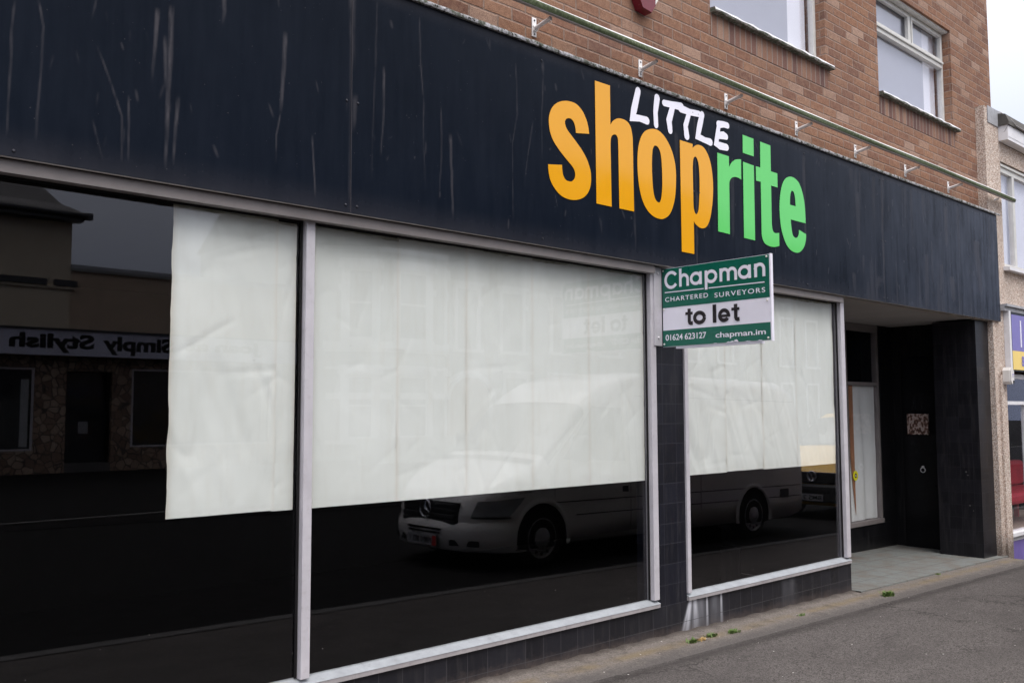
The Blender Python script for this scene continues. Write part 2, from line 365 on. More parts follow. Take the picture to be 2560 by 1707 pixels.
# ------------------------------------------------------------------ traced outlines on the fascia plane (x, z in metres; 1 = corner)
LETTERS = {
 's': [[(4.7851,3.6183,1),(4.7755,3.6719,0),(4.7505,3.7293,0),(4.7127,3.7747,0),(4.6561,3.8065,0),(4.5936,3.8118,0),(4.5256,3.8006,0),(4.4584,3.7704,0),(4.4099,3.7247,0),(4.3832,3.6669,0),(4.3791,3.6101,0),(4.3905,3.5523,0),(4.4198,3.4979,0),(4.4674,3.4512,0),(4.5216,3.4095,0),(4.5764,3.3717,0),(4.6194,3.3401,0),(4.6376,3.3039,0),(4.631,3.2677,0),(4.6058,3.2442,0),(4.5749,3.2363,0),(4.5381,3.2432,0),(4.5141,3.2737,0),(4.506,3.3156,0),(4.5051,3.3414,1),(4.3696,3.3211,1),(4.3739,3.2664,0),(4.3935,3.2101,0),(4.4347,3.1614,0),(4.4944,3.1237,0),(4.5612,3.11,0),(4.6354,3.1145,0),(4.711,3.1402,0),(4.7689,3.1891,0),(4.7981,3.2561,0),(4.8004,3.3233,0),(4.7906,3.3662,0),(4.7593,3.4274,0),(4.7091,3.4846,0),(4.6528,3.5311,0),(4.5972,3.5728,0),(4.5543,3.6079,0),(4.5375,3.6437,0),(4.5426,3.6694,0),(4.565,3.6847,0),(4.5923,3.6888,0),(4.6232,3.6752,0),(4.6416,3.6393,0),(4.6486,3.5966,1)]],
 'h': [[(4.852,4.0265,1),(5.0163,4.0288,1),(5.0168,3.7336,1),(5.0487,3.7708,0),(5.0902,3.7955,0),(5.1318,3.8054,0),(5.1945,3.8021,0),(5.2432,3.7702,0),(5.2646,3.704,0),(5.2692,3.6485,1),(5.273,3.1252,1),(5.1071,3.124,1),(5.102,3.6062,1),(5.0986,3.6471,0),(5.0811,3.6686,0),(5.0579,3.6694,0),(5.0331,3.6551,0),(5.0191,3.6266,0),(5.0156,3.58,1),(5.0202,3.1238,1),(4.8572,3.1236,1)]],
 'o': [[(5.4979,3.8034,0),(5.5804,3.807,0),(5.6557,3.7737,0),(5.7234,3.7087,0),(5.7681,3.6287,0),(5.7906,3.5343,0),(5.7891,3.416,0),(5.7755,3.3157,0),(5.7419,3.2227,0),(5.694,3.1574,0),(5.632,3.1226,0),(5.5789,3.1123,0),(5.5046,3.1209,0),(5.4319,3.1578,0),(5.3752,3.2248,0),(5.341,3.3134,0),(5.3244,3.4141,0),(5.3208,3.517,0),(5.333,3.6232,0),(5.3636,3.7051,0),(5.4159,3.7682,0)],[(5.5353,3.6798,0),(5.5697,3.6739,0),(5.599,3.636,0),(5.6126,3.5706,0),(5.6179,3.4746,0),(5.6168,3.3681,0),(5.6058,3.2891,0),(5.5898,3.2501,0),(5.567,3.2389,0),(5.5373,3.2497,0),(5.5115,3.2935,0),(5.4984,3.3678,0),(5.4931,3.4625,0),(5.4936,3.5488,0),(5.5013,3.627,0),(5.5141,3.6631,0)]],
 'p': [[(5.8495,3.786,1),(6.0172,3.7861,1),(6.0162,3.7536,1),(6.0532,3.78,0),(6.1033,3.7959,0),(6.1699,3.7854,0),(6.2275,3.7348,0),(6.2674,3.6495,0),(6.2861,3.5396,0),(6.2858,3.4264,0),(6.2683,3.3109,0),(6.2359,3.2042,0),(6.1916,3.1372,0),(6.1406,3.1132,0),(6.0908,3.1136,0),(6.0421,3.1321,0),(6.015,3.1563,1),(6.0136,2.8876,1),(5.8518,2.8888,1)],[(6.0472,3.6887,0),(6.0748,3.6757,0),(6.0949,3.6287,0),(6.1024,3.5489,0),(6.103,3.4579,0),(6.0946,3.3455,0),(6.0838,3.2633,0),(6.0662,3.2256,0),(6.0495,3.2162,0),(6.0318,3.2256,0),(6.0165,3.2634,0),(6.0134,3.3229,1),(6.0132,3.5938,1),(6.0234,3.6611,0)]],
 'r': [[(6.358,3.7802,1),(6.524,3.78,1),(6.5241,3.6852,1),(6.5598,3.7286,0),(6.6156,3.7674,0),(6.6802,3.7836,0),(6.7061,3.7863,1),(6.7013,3.6099,1),(6.6556,3.6182,0),(6.6009,3.6162,0),(6.5551,3.5978,0),(6.527,3.5646,0),(6.5217,3.5165,1),(6.5161,3.1131,1),(6.3495,3.1153,1)]],
 'i': [[(6.7388,4.0099,1),(6.9048,4.0076,1),(6.9022,3.8498,1),(6.7345,3.8507,1)],[(6.7352,3.7723,1),(6.9008,3.7678,1),(6.8948,3.1069,1),(6.7263,3.1083,1)]],
 't': [[(7.0088,4.0031,1),(7.1745,4.0002,1),(7.1722,3.7654,1),(7.2789,3.764,1),(7.2771,3.6359,1),(7.1704,3.6351,1),(7.1671,3.2904,1),(7.1787,3.2368,0),(7.2137,3.2137,0),(7.2847,3.2229,1),(7.2834,3.1061,1),(7.208,3.0872,0),(7.1184,3.0842,0),(7.0409,3.1043,0),(7.0044,3.1595,0),(7.0018,3.2352,1),(7.0053,3.6418,1),(6.9319,3.6404,1),(6.9333,3.7682,1),(7.0048,3.7689,1)]],
 'e': [[(7.7468,3.3728,1),(7.7454,3.4734,0),(7.7332,3.5759,0),(7.6988,3.669,0),(7.644,3.7409,0),(7.56,3.7728,0),(7.4752,3.7674,0),(7.4004,3.7285,0),(7.3452,3.6515,0),(7.3137,3.5453,0),(7.3029,3.4429,0),(7.31,3.3322,0),(7.3362,3.2352,0),(7.3934,3.1417,0),(7.474,3.0895,0),(7.5682,3.0766,0),(7.6438,3.0956,0),(7.7115,3.1516,0),(7.7432,3.2188,0),(7.7503,3.2716,1),(7.626,3.2957,1),(7.6194,3.2491,0),(7.5902,3.2203,0),(7.5537,3.2134,0),(7.5186,3.2305,0),(7.5,3.2791,0),(7.49,3.3344,0),(7.4878,3.3737,1)],[(7.5789,3.5088,1),(7.4796,3.5087,1),(7.4874,3.5838,0),(7.5044,3.632,0),(7.5262,3.6458,0),(7.5532,3.6341,0),(7.572,3.5856,0)]],
}
BRUSH = [[(5.3393,4.0666),(5.2886,3.9075),(5.273,3.8425),(5.3523,3.8549),(5.4398,3.8547)],[(5.5683,4.0624),(5.546,3.9454),(5.5512,3.8446)],[(5.6547,4.0431),(5.7556,4.0512),(5.8746,4.0631)],[(5.7631,4.038),(5.7131,3.9132),(5.7267,3.8373)],[(5.8661,4.0461),(5.9871,4.0428),(6.1112,4.0549)],[(5.9701,4.0188),(5.9268,3.9188),(5.9406,3.8363)],[(6.1532,4.0589),(6.1166,3.9588),(6.0887,3.8612),(6.1888,3.8506),(6.2602,3.8494)],[(6.3837,4.0255),(6.4547,4.0406),(6.5118,4.042)],[(6.3834,4.015),(6.3431,3.8554),(6.3951,3.8447),(6.4925,3.85)],[(6.3629,3.9271),(6.4514,3.9451),(6.4868,3.9417)]]
STREAKS = [([(1.0476,3.4615),(1.0409,3.2991),(1.0424,3.1678),(1.0369,2.9736),(1.0379,2.8028)],0.006,0.5),([(1.1436,3.4911),(1.1699,3.3708),(1.1646,3.1429),(1.1546,2.9651),(1.1549,2.8048)],0.0063,0.5),([(1.3929,3.5678),(1.3782,3.4821)],0.0096,0.6),([(1.4064,3.3426),(1.4663,3.1956),(1.5236,3.0385),(1.5307,2.7885)],0.005,0.5),([(1.68,3.6097),(1.6764,3.462),(1.6632,3.2515)],0.0224,0.8),([(1.7476,3.6457),(1.7508,3.3661),(1.7415,3.1321),(1.7383,2.8103)],0.0258,0.8),([(1.7227,3.4826),(1.732,3.2068)],0.0212,0.6),([(1.7937,3.1903),(1.7823,3.0254),(1.7757,2.8322)],0.02,0.6),([(2.0165,3.7925),(2.0228,3.6965),(2.0157,3.6375)],0.0249,0.8),([(2.373,3.6856),(2.3673,3.4841),(2.3534,3.2361)],0.0274,0.85),([(2.3534,3.2361),(2.3285,3.1137),(2.3292,2.9723)],0.0081,0.7),([(2.5454,3.1493),(2.5573,2.9886),(2.5719,2.7774)],0.0115,0.6),([(1.5529,3.142),(1.5611,2.7939)],0.0114,0.5),([(1.5359,2.9817),(1.5365,2.9078)],0.0071,0.5),([(1.393,2.9882),(1.4542,2.7749)],0.0055,0.4),([(2.7911,4.0529),(2.8016,3.5946)],0.0474,0.4),([(2.8208,3.4466),(2.811,3.2298)],0.0348,0.5),([(2.7678,3.4342),(2.7638,3.3443)],0.0182,0.4),([(1.3128,3.2955),(1.3241,3.255)],0.008,0.5),([(1.4393,3.5224),(1.4437,3.4939)],0.0083,0.5),([(1.5512,3.4612),(1.5524,3.4199)],0.0086,0.5),([(1.6313,3.4762),(1.6357,3.4506)],0.0073,0.5),([(1.4129,3.124),(1.4075,3.0752)],0.0095,0.6),([(1.4534,2.9206),(1.4478,2.8757)],0.011,0.4),([(1.2045,3.1954),(1.2125,3.2473)],0.0038,0.6),([(1.8566,3.1658),(1.8611,3.1433)],0.0094,1.2),([(3.0149,3.6594),(3.0171,3.419),(2.9996,3.1254)],0.0181,0.6),([(3.274,4.039),(3.2866,3.7199),(3.3094,3.5115),(3.3048,3.3506),(3.3227,3.0185)],0.0065,0.45),([(3.5155,3.3582),(3.5275,3.125),(3.5396,2.8027)],0.0228,0.7),([(2.9659,4.0522),(2.9592,3.7051),(2.9427,3.3598),(2.9366,2.9791)],0.0059,0.3),([(3.4417,3.5145),(3.4484,3.2007),(3.4271,2.9292)],0.0067,0.3),([(4.0756,3.9503),(4.0871,3.611),(4.041,3.4076),(4.0451,2.872)],0.0077,0.35),([(4.2321,3.5934),(4.1773,3.3368),(4.1499,3.1374)],0.0132,0.3),([(4.3276,4.0321),(4.3325,3.9241)],0.0299,0.6),([(4.3302,3.9236),(4.3131,3.6273),(4.3166,3.3463)],0.0114,0.45),([(6.0786,3.404),(6.0637,2.9106)],0.0323,0.35),([(7.7519,4.0344),(7.7391,3.3672),(7.7529,3.2181)],0.0577,0.4),([(9.3619,4.3605),(9.2941,3.4094)],0.0729,0.4),([(9.3123,3.4116),(9.2938,2.9033)],0.0453,0.5),([(10.9246,4.0143),(10.9011,3.5146)],0.1132,0.45),([(11.0286,3.198),(11.0543,2.8699)],0.1612,0.35),([(10.7615,3.3116),(10.695,2.9346)],0.0877,0.4),([(8.6583,3.0079),(8.6594,2.7672)],0.0827,0.3),([(9.2131,3.0216),(9.1127,2.8459)],0.1781,0.3),([(11.7894,3.7191),(11.8674,3.0311)],0.2043,0.35),([(4.8967,3.0387),(4.916,2.8952)],0.0259,0.3),([(5.2788,3.2148),(5.2934,2.7917)],0.028,0.3),([(5.8065,3.8445),(5.809,3.5539)],0.0519,0.3),([(6.5731,3.6903),(6.5682,3.071)],0.0592,0.35)]

# ------------------------------------------------------------------ mesh helpers
class MB:
    def __init__(s): s.v = []; s.f = []; s.mi = []; s.sm = []
    def add(s, vs, fs, mi=0, smooth=False):
        o = len(s.v); s.v += [tuple(v) for v in vs]
        for f in fs: s.f.append(tuple(i+o for i in f)); s.mi.append(mi); s.sm.append(smooth)
        return s
    def box(s, x0, x1, y0, y1, z0, z1, mi=0, bev=0.):
        if bev:
            bm = bmesh.new(); bmesh.ops.create_cube(bm, size=1)
            for v in bm.verts: v.co = Vector(((x0+x1)/2+v.co.x*(x1-x0), (y0+y1)/2+v.co.y*(y1-y0), (z0+z1)/2+v.co.z*(z1-z0)))
            bmesh.ops.bevel(bm, geom=bm.edges[:], offset=bev, segments=2, affect='EDGES', profile=.5)
            return s.bm(bm, mi)
        v = [(x, y, z) for x in (x0, x1) for y in (y0, y1) for z in (z0, z1)]
        return s.add(v, [(0, 1, 3, 2), (4, 6, 7, 5), (0, 4, 5, 1), (2, 3, 7, 6), (0, 2, 6, 4), (1, 5, 7, 3)], mi)
    def bm(s, bm, mi=0, smooth=False):
        bm.verts.index_update()
        s.add([v.co[:] for v in bm.verts], [[v.index for v in f.verts] for f in bm.faces], mi, smooth); bm.free(); return s
    def prism(s, poly, axis, a, b, mi=0):
        n = len(poly)
        def P(p, t): return {'x': (t, p[0], p[1]), 'y': (p[0], t, p[1]), 'z': (p[0], p[1], t)}[axis]
        s.add([P(p, a) for p in poly]+[P(p, b) for p in poly], [tuple(range(n)), tuple(range(2*n-1, n-1, -1))]+[(i, i+n, (i+1) % n+n, (i+1) % n) for i in range(n)], mi)
        return s
    def tube(s, pts, r, n=8, mi=0, cap=True):
        pts = [Vector(p) for p in pts]; rr = r if isinstance(r, (list, tuple)) else [r]*len(pts); o = []; vs = []
        for i, p in enumerate(pts):
            d = (pts[min(i+1, len(pts)-1)]-pts[max(i-1, 0)]).normalized()
            a = d.orthogonal().normalized() if abs(d.z) > .9 else d.cross(Vector((0, 0, 1))).normalized(); b = d.cross(a)
            for k in range(n): t = 2*math.pi*k/n; vs.append(p+rr[i]*(math.cos(t)*a+math.sin(t)*b))
        fs = [(i*n+k, i*n+(k+1) % n, (i+1)*n+(k+1) % n, (i+1)*n+k) for i in range(len(pts)-1) for k in range(n)]
        s.add(vs, fs, mi, True)
        if cap: s.add(vs, [tuple(range(n))[::-1], tuple(range(len(vs)-n, len(vs)))], mi)
        return s
    def disc(s, c, axis, r, th, n=24, mi=0, rb=0.):
        c = Vector(c); ax = {'x': Vector((1, 0, 0)), 'y': Vector((0, 1, 0)), 'z': Vector((0, 0, 1))}[axis]
        return s.tube([c-ax*th/2, c+ax*th/2], r, n, mi)
    def ring(s, c, axis, R_, r, n=32, m=8, mi=0):
        vs = []; c = Vector(c)
        e = {'x': (Vector((0, 1, 0)), Vector((0, 0, 1)), Vector((1, 0, 0))), 'y': (Vector((1, 0, 0)), Vector((0, 0, 1)), Vector((0, 1, 0))), 'z': (Vector((1, 0, 0)), Vector((0, 1, 0)), Vector((0, 0, 1)))}[axis]
        for i in range(n):
            t = 2*math.pi*i/n; d = math.cos(t)*e[0]+math.sin(t)*e[1]
            for k in range(m): q = 2*math.pi*k/m; vs.append(c+d*(R_+r*math.cos(q))+e[2]*r*math.sin(q))
        return s.add(vs, [(i*m+k, ((i+1) % n)*m+k, ((i+1) % n)*m+(k+1) % m, i*m+(k+1) % m) for i in range(n) for k in range(m)], mi, True)
    def grid(s, fn, us, vs, mi=0, smooth=True, flip=False):
        nu, nv = len(us), len(vs)
        f = [(i*nv+j, (i+1)*nv+j, (i+1)*nv+j+1, i*nv+j+1) for i in range(nu-1) for j in range(nv-1)]
        if flip: f = [q[::-1] for q in f]
        return s.add([fn(u, v) for u in us for v in vs], f, mi, smooth)
    def build(s, name, mats, parent=None, local=False):
        me = bpy.data.meshes.new(name); me.from_pydata(s.v, [], s.f)
        for m in (mats if isinstance(mats, (list, tuple)) else [mats]): me.materials.append(M[m] if isinstance(m, str) else m)
        me.polygons.foreach_set('material_index', s.mi); me.polygons.foreach_set('use_smooth', s.sm); me.update()
        o = bpy.data.objects.new(name, me); col.objects.link(o)
        return par(o, parent, local)
def wpos(o):
    p = Matrix.Identity(4)
    while o is not None: p = o.matrix_basis if o.parent is None else p; o = o.parent
    return p
def par(o, parent, local=False):
    if parent is not None:
        o.parent = parent
        if not local and parent.parent is None: o.matrix_parent_inverse = Matrix.Translation(parent.location).inverted()
    return o
def tag(o, label=None, cat=None, group=None, kind=None):
    for k, v in (('label', label), ('category', cat), ('group', group), ('kind', kind)):
        if v: o[k] = v
    return o
def thing(name, loc, label, cat, group=None):
    o = bpy.data.objects.new(name, None); col.objects.link(o); o.location = loc; o.empty_display_size = .2
    return tag(o, label, cat, group)
def copy_tree(o, parent=None):
    c = o.copy(); col.objects.link(c)
    if parent is not None: c.parent = parent
    for ch in list(o.children): copy_tree(ch, c)
    return c
def ev_mesh(ob):
    dg = bpy.context.evaluated_depsgraph_get(); dg.update()
    me = bpy.data.meshes.new_from_object(ob.evaluated_get(dg)); return me
def curve_mesh(loops, th):
    cu = bpy.data.curves.new('outline', 'CURVE'); cu.dimensions = '2D'; cu.fill_mode = 'BOTH'; cu.extrude = th/2
    for lp in loops:
        sp = cu.splines.new('POLY'); sp.points.add(len(lp)-1); sp.use_cyclic_u = True
        for p, q in zip(sp.points, lp): p.co = (q[0], q[1], 0, 1)
    ob = bpy.data.objects.new('outline', cu); col.objects.link(ob); me = ev_mesh(ob)
    bpy.data.objects.remove(ob); bpy.data.curves.remove(cu); return me
def text_mesh(body, bold=0., th=.002, spacing=1.):
    cu = bpy.data.curves.new('text', 'FONT'); cu.body = body; cu.offset = bold; cu.extrude = th/2; cu.space_character = spacing; cu.resolution_u = 5
    ob = bpy.data.objects.new('text', cu); col.objects.link(ob); me = ev_mesh(ob)
    bpy.data.objects.remove(ob); bpy.data.curves.remove(cu); return me
def add_text(mb, body, u0, u1, v0, v1, fn, bold=0., th=.002, spacing=1., mi=0):
    """text scaled so that its ink box fills u0..u1 x v0..v1, placed by fn(u, v, depth)"""
    me = text_mesh(body, bold, th, spacing); n = len(me.vertices); a = np.empty(n*3); me.vertices.foreach_get('co', a); a = a.reshape(-1, 3)
    lo, hi = a.min(0), a.max(0)
    U = u0+(a[:, 0]-lo[0])/(hi[0]-lo[0])*(u1-u0); V = v0+(a[:, 1]-lo[1])/(hi[1]-lo[1])*(v1-v0)
    mb.add([fn(U[i], V[i], a[i, 2]) for i in range(n)], [tuple(p.vertices) for p in me.polygons], mi)
    bpy.data.meshes.remove(me)
def smooth_path(pts, closed=True, k=5):
    """Catmull-Rom through the points; those flagged 1 stay sharp corners"""
    n = len(pts); out = []
    for i in range(n if closed else n-1):
        p1 = pts[i]; p2 = pts[(i+1) % n]; p0 = pts[i-1] if not p1[2] else p1; p3 = pts[(i+2) % n] if not p2[2] else p2
        if p1[2] and p2[2]: out.append(p1[:2]); continue
        for j in range(k):
            t = j/k
            out.append(tuple(.5*((2*p1[d])+(-p0[d]+p2[d])*t+(2*p0[d]-5*p1[d]+4*p2[d]-p3[d])*t*t+(-p0[d]+3*p1[d]-3*p2[d]+p3[d])*t**3) for d in (0, 1)))
    return out
def cap_stroke(mb, pts, r, fn, th=.002, mi=0, n=10):
    """fat pen stroke: one flat outline with round ends"""
    P = [Vector(p) for p in pts]; L = []; Rr = []
    for i, p in enumerate(P):
        d0 = (P[i]-P[i-1]).normalized() if i else (P[1]-P[0]).normalized(); d1 = (P[i+1]-P[i]).normalized() if i < len(P)-1 else d0
        d = (d0+d1).normalized(); nn = Vector((-d.y, d.x)); k = r[i] if isinstance(r, list) else r
        k = k/max(.5, nn.dot(Vector((-d0.y, d0.x))))
        L.append(p+nn*k); Rr.append(p-nn*k)
    r0 = r[0] if isinstance(r, list) else r; r1 = r[-1] if isinstance(r, list) else r
    d = (P[-1]-P[-2]).normalized(); nn = Vector((-d.y, d.x)); e1 = [P[-1]+r1*(math.cos(t)*nn+math.sin(t)*d) for t in [math.pi*j/6 for j in range(1, 6)]]
    d = (P[1]-P[0]).normalized(); nn = Vector((-d.y, d.x)); e0 = [P[0]+r0*(-math.cos(t)*nn-math.sin(t)*d) for t in [math.pi*j/6 for j in range(1, 6)]]
    me = curve_mesh([[tuple(q) for q in L+e1+Rr[::-1]+e0]], th)
    mb.add([fn(v.co.x, v.co.y, v.co.z) for v in me.vertices], [tuple(p.vertices) for p in me.polygons], mi); bpy.data.meshes.remove(me)
def set_attr(o, name, arr):
    a = o.data.attributes.new(name, 'FLOAT', 'POINT'); a.data.foreach_set('value', np.asarray(arr, dtype=np.float32))
rng = np.random.default_rng(7); random.seed(7)
def vnoise(x, y, seed=0, octv=4):
    """value noise for shaping surfaces"""
    out = 0; amp = 1; tot = 0; g = np.random.default_rng(seed).random((257, 257))
    for o in range(octv):
        xi = np.floor(x).astype(int); yi = np.floor(y).astype(int); fx = x-xi; fy = y-yi; fx = fx*fx*(3-2*fx); fy = fy*fy*(3-2*fy)
        a = g[xi % 256, yi % 256]; b = g[(xi+1) % 256, yi % 256]; c = g[xi % 256, (yi+1) % 256]; d = g[(xi+1) % 256, (yi+1) % 256]
        out = out+amp*((a*(1-fx)+b*fx)*(1-fy)+(c*(1-fx)+d*fx)*fy); tot += amp; amp *= .5; x = x*2.03+17.1; y = y*2.03+9.7
    return out/tot
SL = .017
def pz(x): return -.05-SL*(x-3.775)          # the pavement falls gently to the right

# ================================================================== SETTING
def slab(name, mat, x0, x1, y0, y1, dz, th, nx=60, ny=4):
    m = MB(); xs = np.linspace(x0, x1, nx); ys = np.linspace(y0, y1, ny)
    m.grid(lambda u, v: (u, v, pz(u)+dz), xs, ys, 0, False)
    for ya, fl in ((y0, False), (y1, True)):
        m.grid(lambda u, v: (u, ya, pz(u)+dz-th*v), xs, [0, 1], 0, False, not fl)
    return tag(m.build(name, mat), kind='structure')
slab('pavement', 'asphalt', -30, 90, -2.25, -.36, 0, .3)
def strip():
    m = MB(); xs = np.linspace(-8, 12.3, 420); ys = np.linspace(-.40, .13, 14)
    def z(u, v):
        edge = -.345-.02*math.sin(u*2.1)-.012*math.sin(u*7.3+1)
        k = min(1, max(0, (v-edge)/.05)); k = k*k*(3-2*k)
        bank = max(0, (v-.02)/.1)*(u < 8.62)
        return pz(u)-.006+.014*k+bank*.012*(1+math.sin(u*23+math.sin(u*5))*.6)
    m.grid(lambda u, v: (u, v, z(u, v)), xs, ys, 0, True)
    return tag(m.build('paving_strip', 'strip'), kind='structure')
strip()
slab('kerb', 'kerb_stone', -30, 90, -2.39, -2.253, .006, .3)
slab('road', 'road_asphalt', -30, 90, -10.3, -2.393, -.035, .05)
m = MB(); m.box(-200, 300, -200, 260, -1.9, -1.7); tag(m.build('ground', 'road_asphalt'), kind='structure')
m = MB(); m.box(-30, 90, -10.45, -10.303, -1.7, .02); tag(m.build('kerb', 'kerb_stone'), kind='structure')
m = MB(); m.box(-40, 100, -21.2, -10.453, -1.7, .03, 0); m.box(-40, 100, -60, -21.203, -1.7, .03); tag(m.build('pavement', 'road_asphalt'), kind='structure')

# ================================================================== THE CLOSED SHOP
shop = thing('shop_building', (6, .3, 0), 'closed brown brick shop with navy fascia and papered windows', 'shop')
WY = .14          # brick face
XR = 12.86        # right corner of the brickwork
WIN = [(6.50, 8.48, 5.12, 7.4), (9.625, 11.60, 5.12, 6.36)]
m = MB()
def wall(x0, x1, z0, z1): m.box(x0, x1, WY, WY+.26, z0, z1)
zt = 8.6
edges = [-6.0, 2.9, 4.9, WIN[0][0], WIN[0][1], WIN[1][0], WIN[1][1], XR]
wall(-6, WIN[0][0], 4.0, zt); wall(WIN[0][1], WIN[1][0], 4.0, zt); wall(WIN[1][1], XR, 4.0, zt)
for x0, x1, z0, z1 in WIN: wall(x0, x1, 4.0, z0-.02); wall(x0, x1, z1, zt)
m.box(XR-.26, XR, WY+.26, 9, 4.0, zt); m.box(-6, XR, 8.7, 9, -.3, zt); m.box(-6, -5.74, WY+.26, 8.7, 4.0, zt)
m.build('wall', 'brick', shop)
m = MB(); m.box(-6, XR, WY+.02, 9, zt, zt+.15); m.build('roof', 'dark_felt', shop)
for x0, x1, z0, z1 in WIN:
    m = MB(); m.box(x0, x1+.02, WY-.004, WY+.05, z0-.245, z0-.046); m.build('soldier_course', 'soldier', shop)
def upper_window(x0, x1, z0, z1):
    y = WY+.10; a = .047; m = MB()
    m.box(x0, x0+a, y, y+.06, z0, z1, 0, .004); m.box(x1-a, x1, y, y+.06, z0, z1, 0, .004)
    m.box(x0+a, x1-a, y, y+.06, z1-a, z1, 0, .004); m.box(x0+a, x1-a, y, y+.06, z0, z0+a*.8, 0, .004)
    zt_ = z1-.43; xm = (x0+x1)/2+.07
    m.box(x0+a, x1-a, y-.012, y+.05, zt_-.05, zt_, 0, .004); m.box(x0+a, x1-a, y-.03, y+.05, zt_+.002, zt_+.03, 0, .004)
    m.box(xm-.03, xm+.03, y, y+.05, zt_+.032, z1-a, 0, .004)
    # narrow opening-light frames round the two top panes
    for xa, xb in ((x0+a+.003, xm-.033), (xm+.033, x1-a-.003)):
        za, zb = zt_+.035, z1-a-.003; b = .03
        m.box(xa, xa+b, y-.008, y+.03, za, zb); m.box(xb-b, xb, y-.008, y+.03, za, zb); m.box(xa+b, xb-b, y-.008, y+.03, za, za+b); m.box(xa+b, xb-b, y-.008, y+.03, zb-b, zb)
    m.box(x0-.02, x1+.01, WY+.03, y, z1-.025, z1-.002)          # drip strip over the head
    w_ = m.build('window', 'window_white', shop)
    for xa, xb, za, zb in ((x0+a, x1-a, z0+a*.8, zt_-.05), (x0+a, xm-.03, zt_+.03, z1-a), (xm+.03, x1-a, zt_+.03, z1-a)):
        g = MB(); g.box(xa, xb, y+.034, y+.040, za, zb); g.build('pane', 'window_glass', w_)
    b = MB(); b.box(x0+a, x1-.42, y+.075, y+.08, z0+.02, z1-.03); b.box(x1-.418, x1-a, y+.095, y+.10, z0+.02, z1-.03, 1); b.build('blind', ['lilac_blind', 'pale_blind'], w_)
    # weathered sill, thick and sloping, with moss on its front
    s = MB(); xs = np.linspace(x0+.0, x1+.075, 26)
    prof = [(y+.06, z0+.012), (WY-.055, z0-.010), (WY-.062, z0-.028), (WY-.058, z0-.046), (WY+.02, z0-.05)]
    vs = []
    for i, xx in enumerate(xs):
        for k, (py, pz_) in enumerate(prof): vs.append((xx, py+.004*math.sin(i*2.3+k), pz_+.004*math.sin(i*1.7+k*2.1)))
    n = len(prof); fs = []; s.v = vs
    for i in range(len(xs)-1):
        for k in range(n-1): s.f.append((i*n+k, (i+1)*n+k, (i+1)*n+k+1, i*n+k+1)); s.mi.append(0 if k <= 1 else 1); s.sm.append(False)  # white nose paints in the light caught along the top lip
    s.f += [tuple(range(n)), tuple(range(len(vs)-1, len(vs)-n-1, -1))]; s.mi += [1, 1]; s.sm += [False]*2
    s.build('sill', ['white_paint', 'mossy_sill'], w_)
for q in WIN: upper_window(*q)

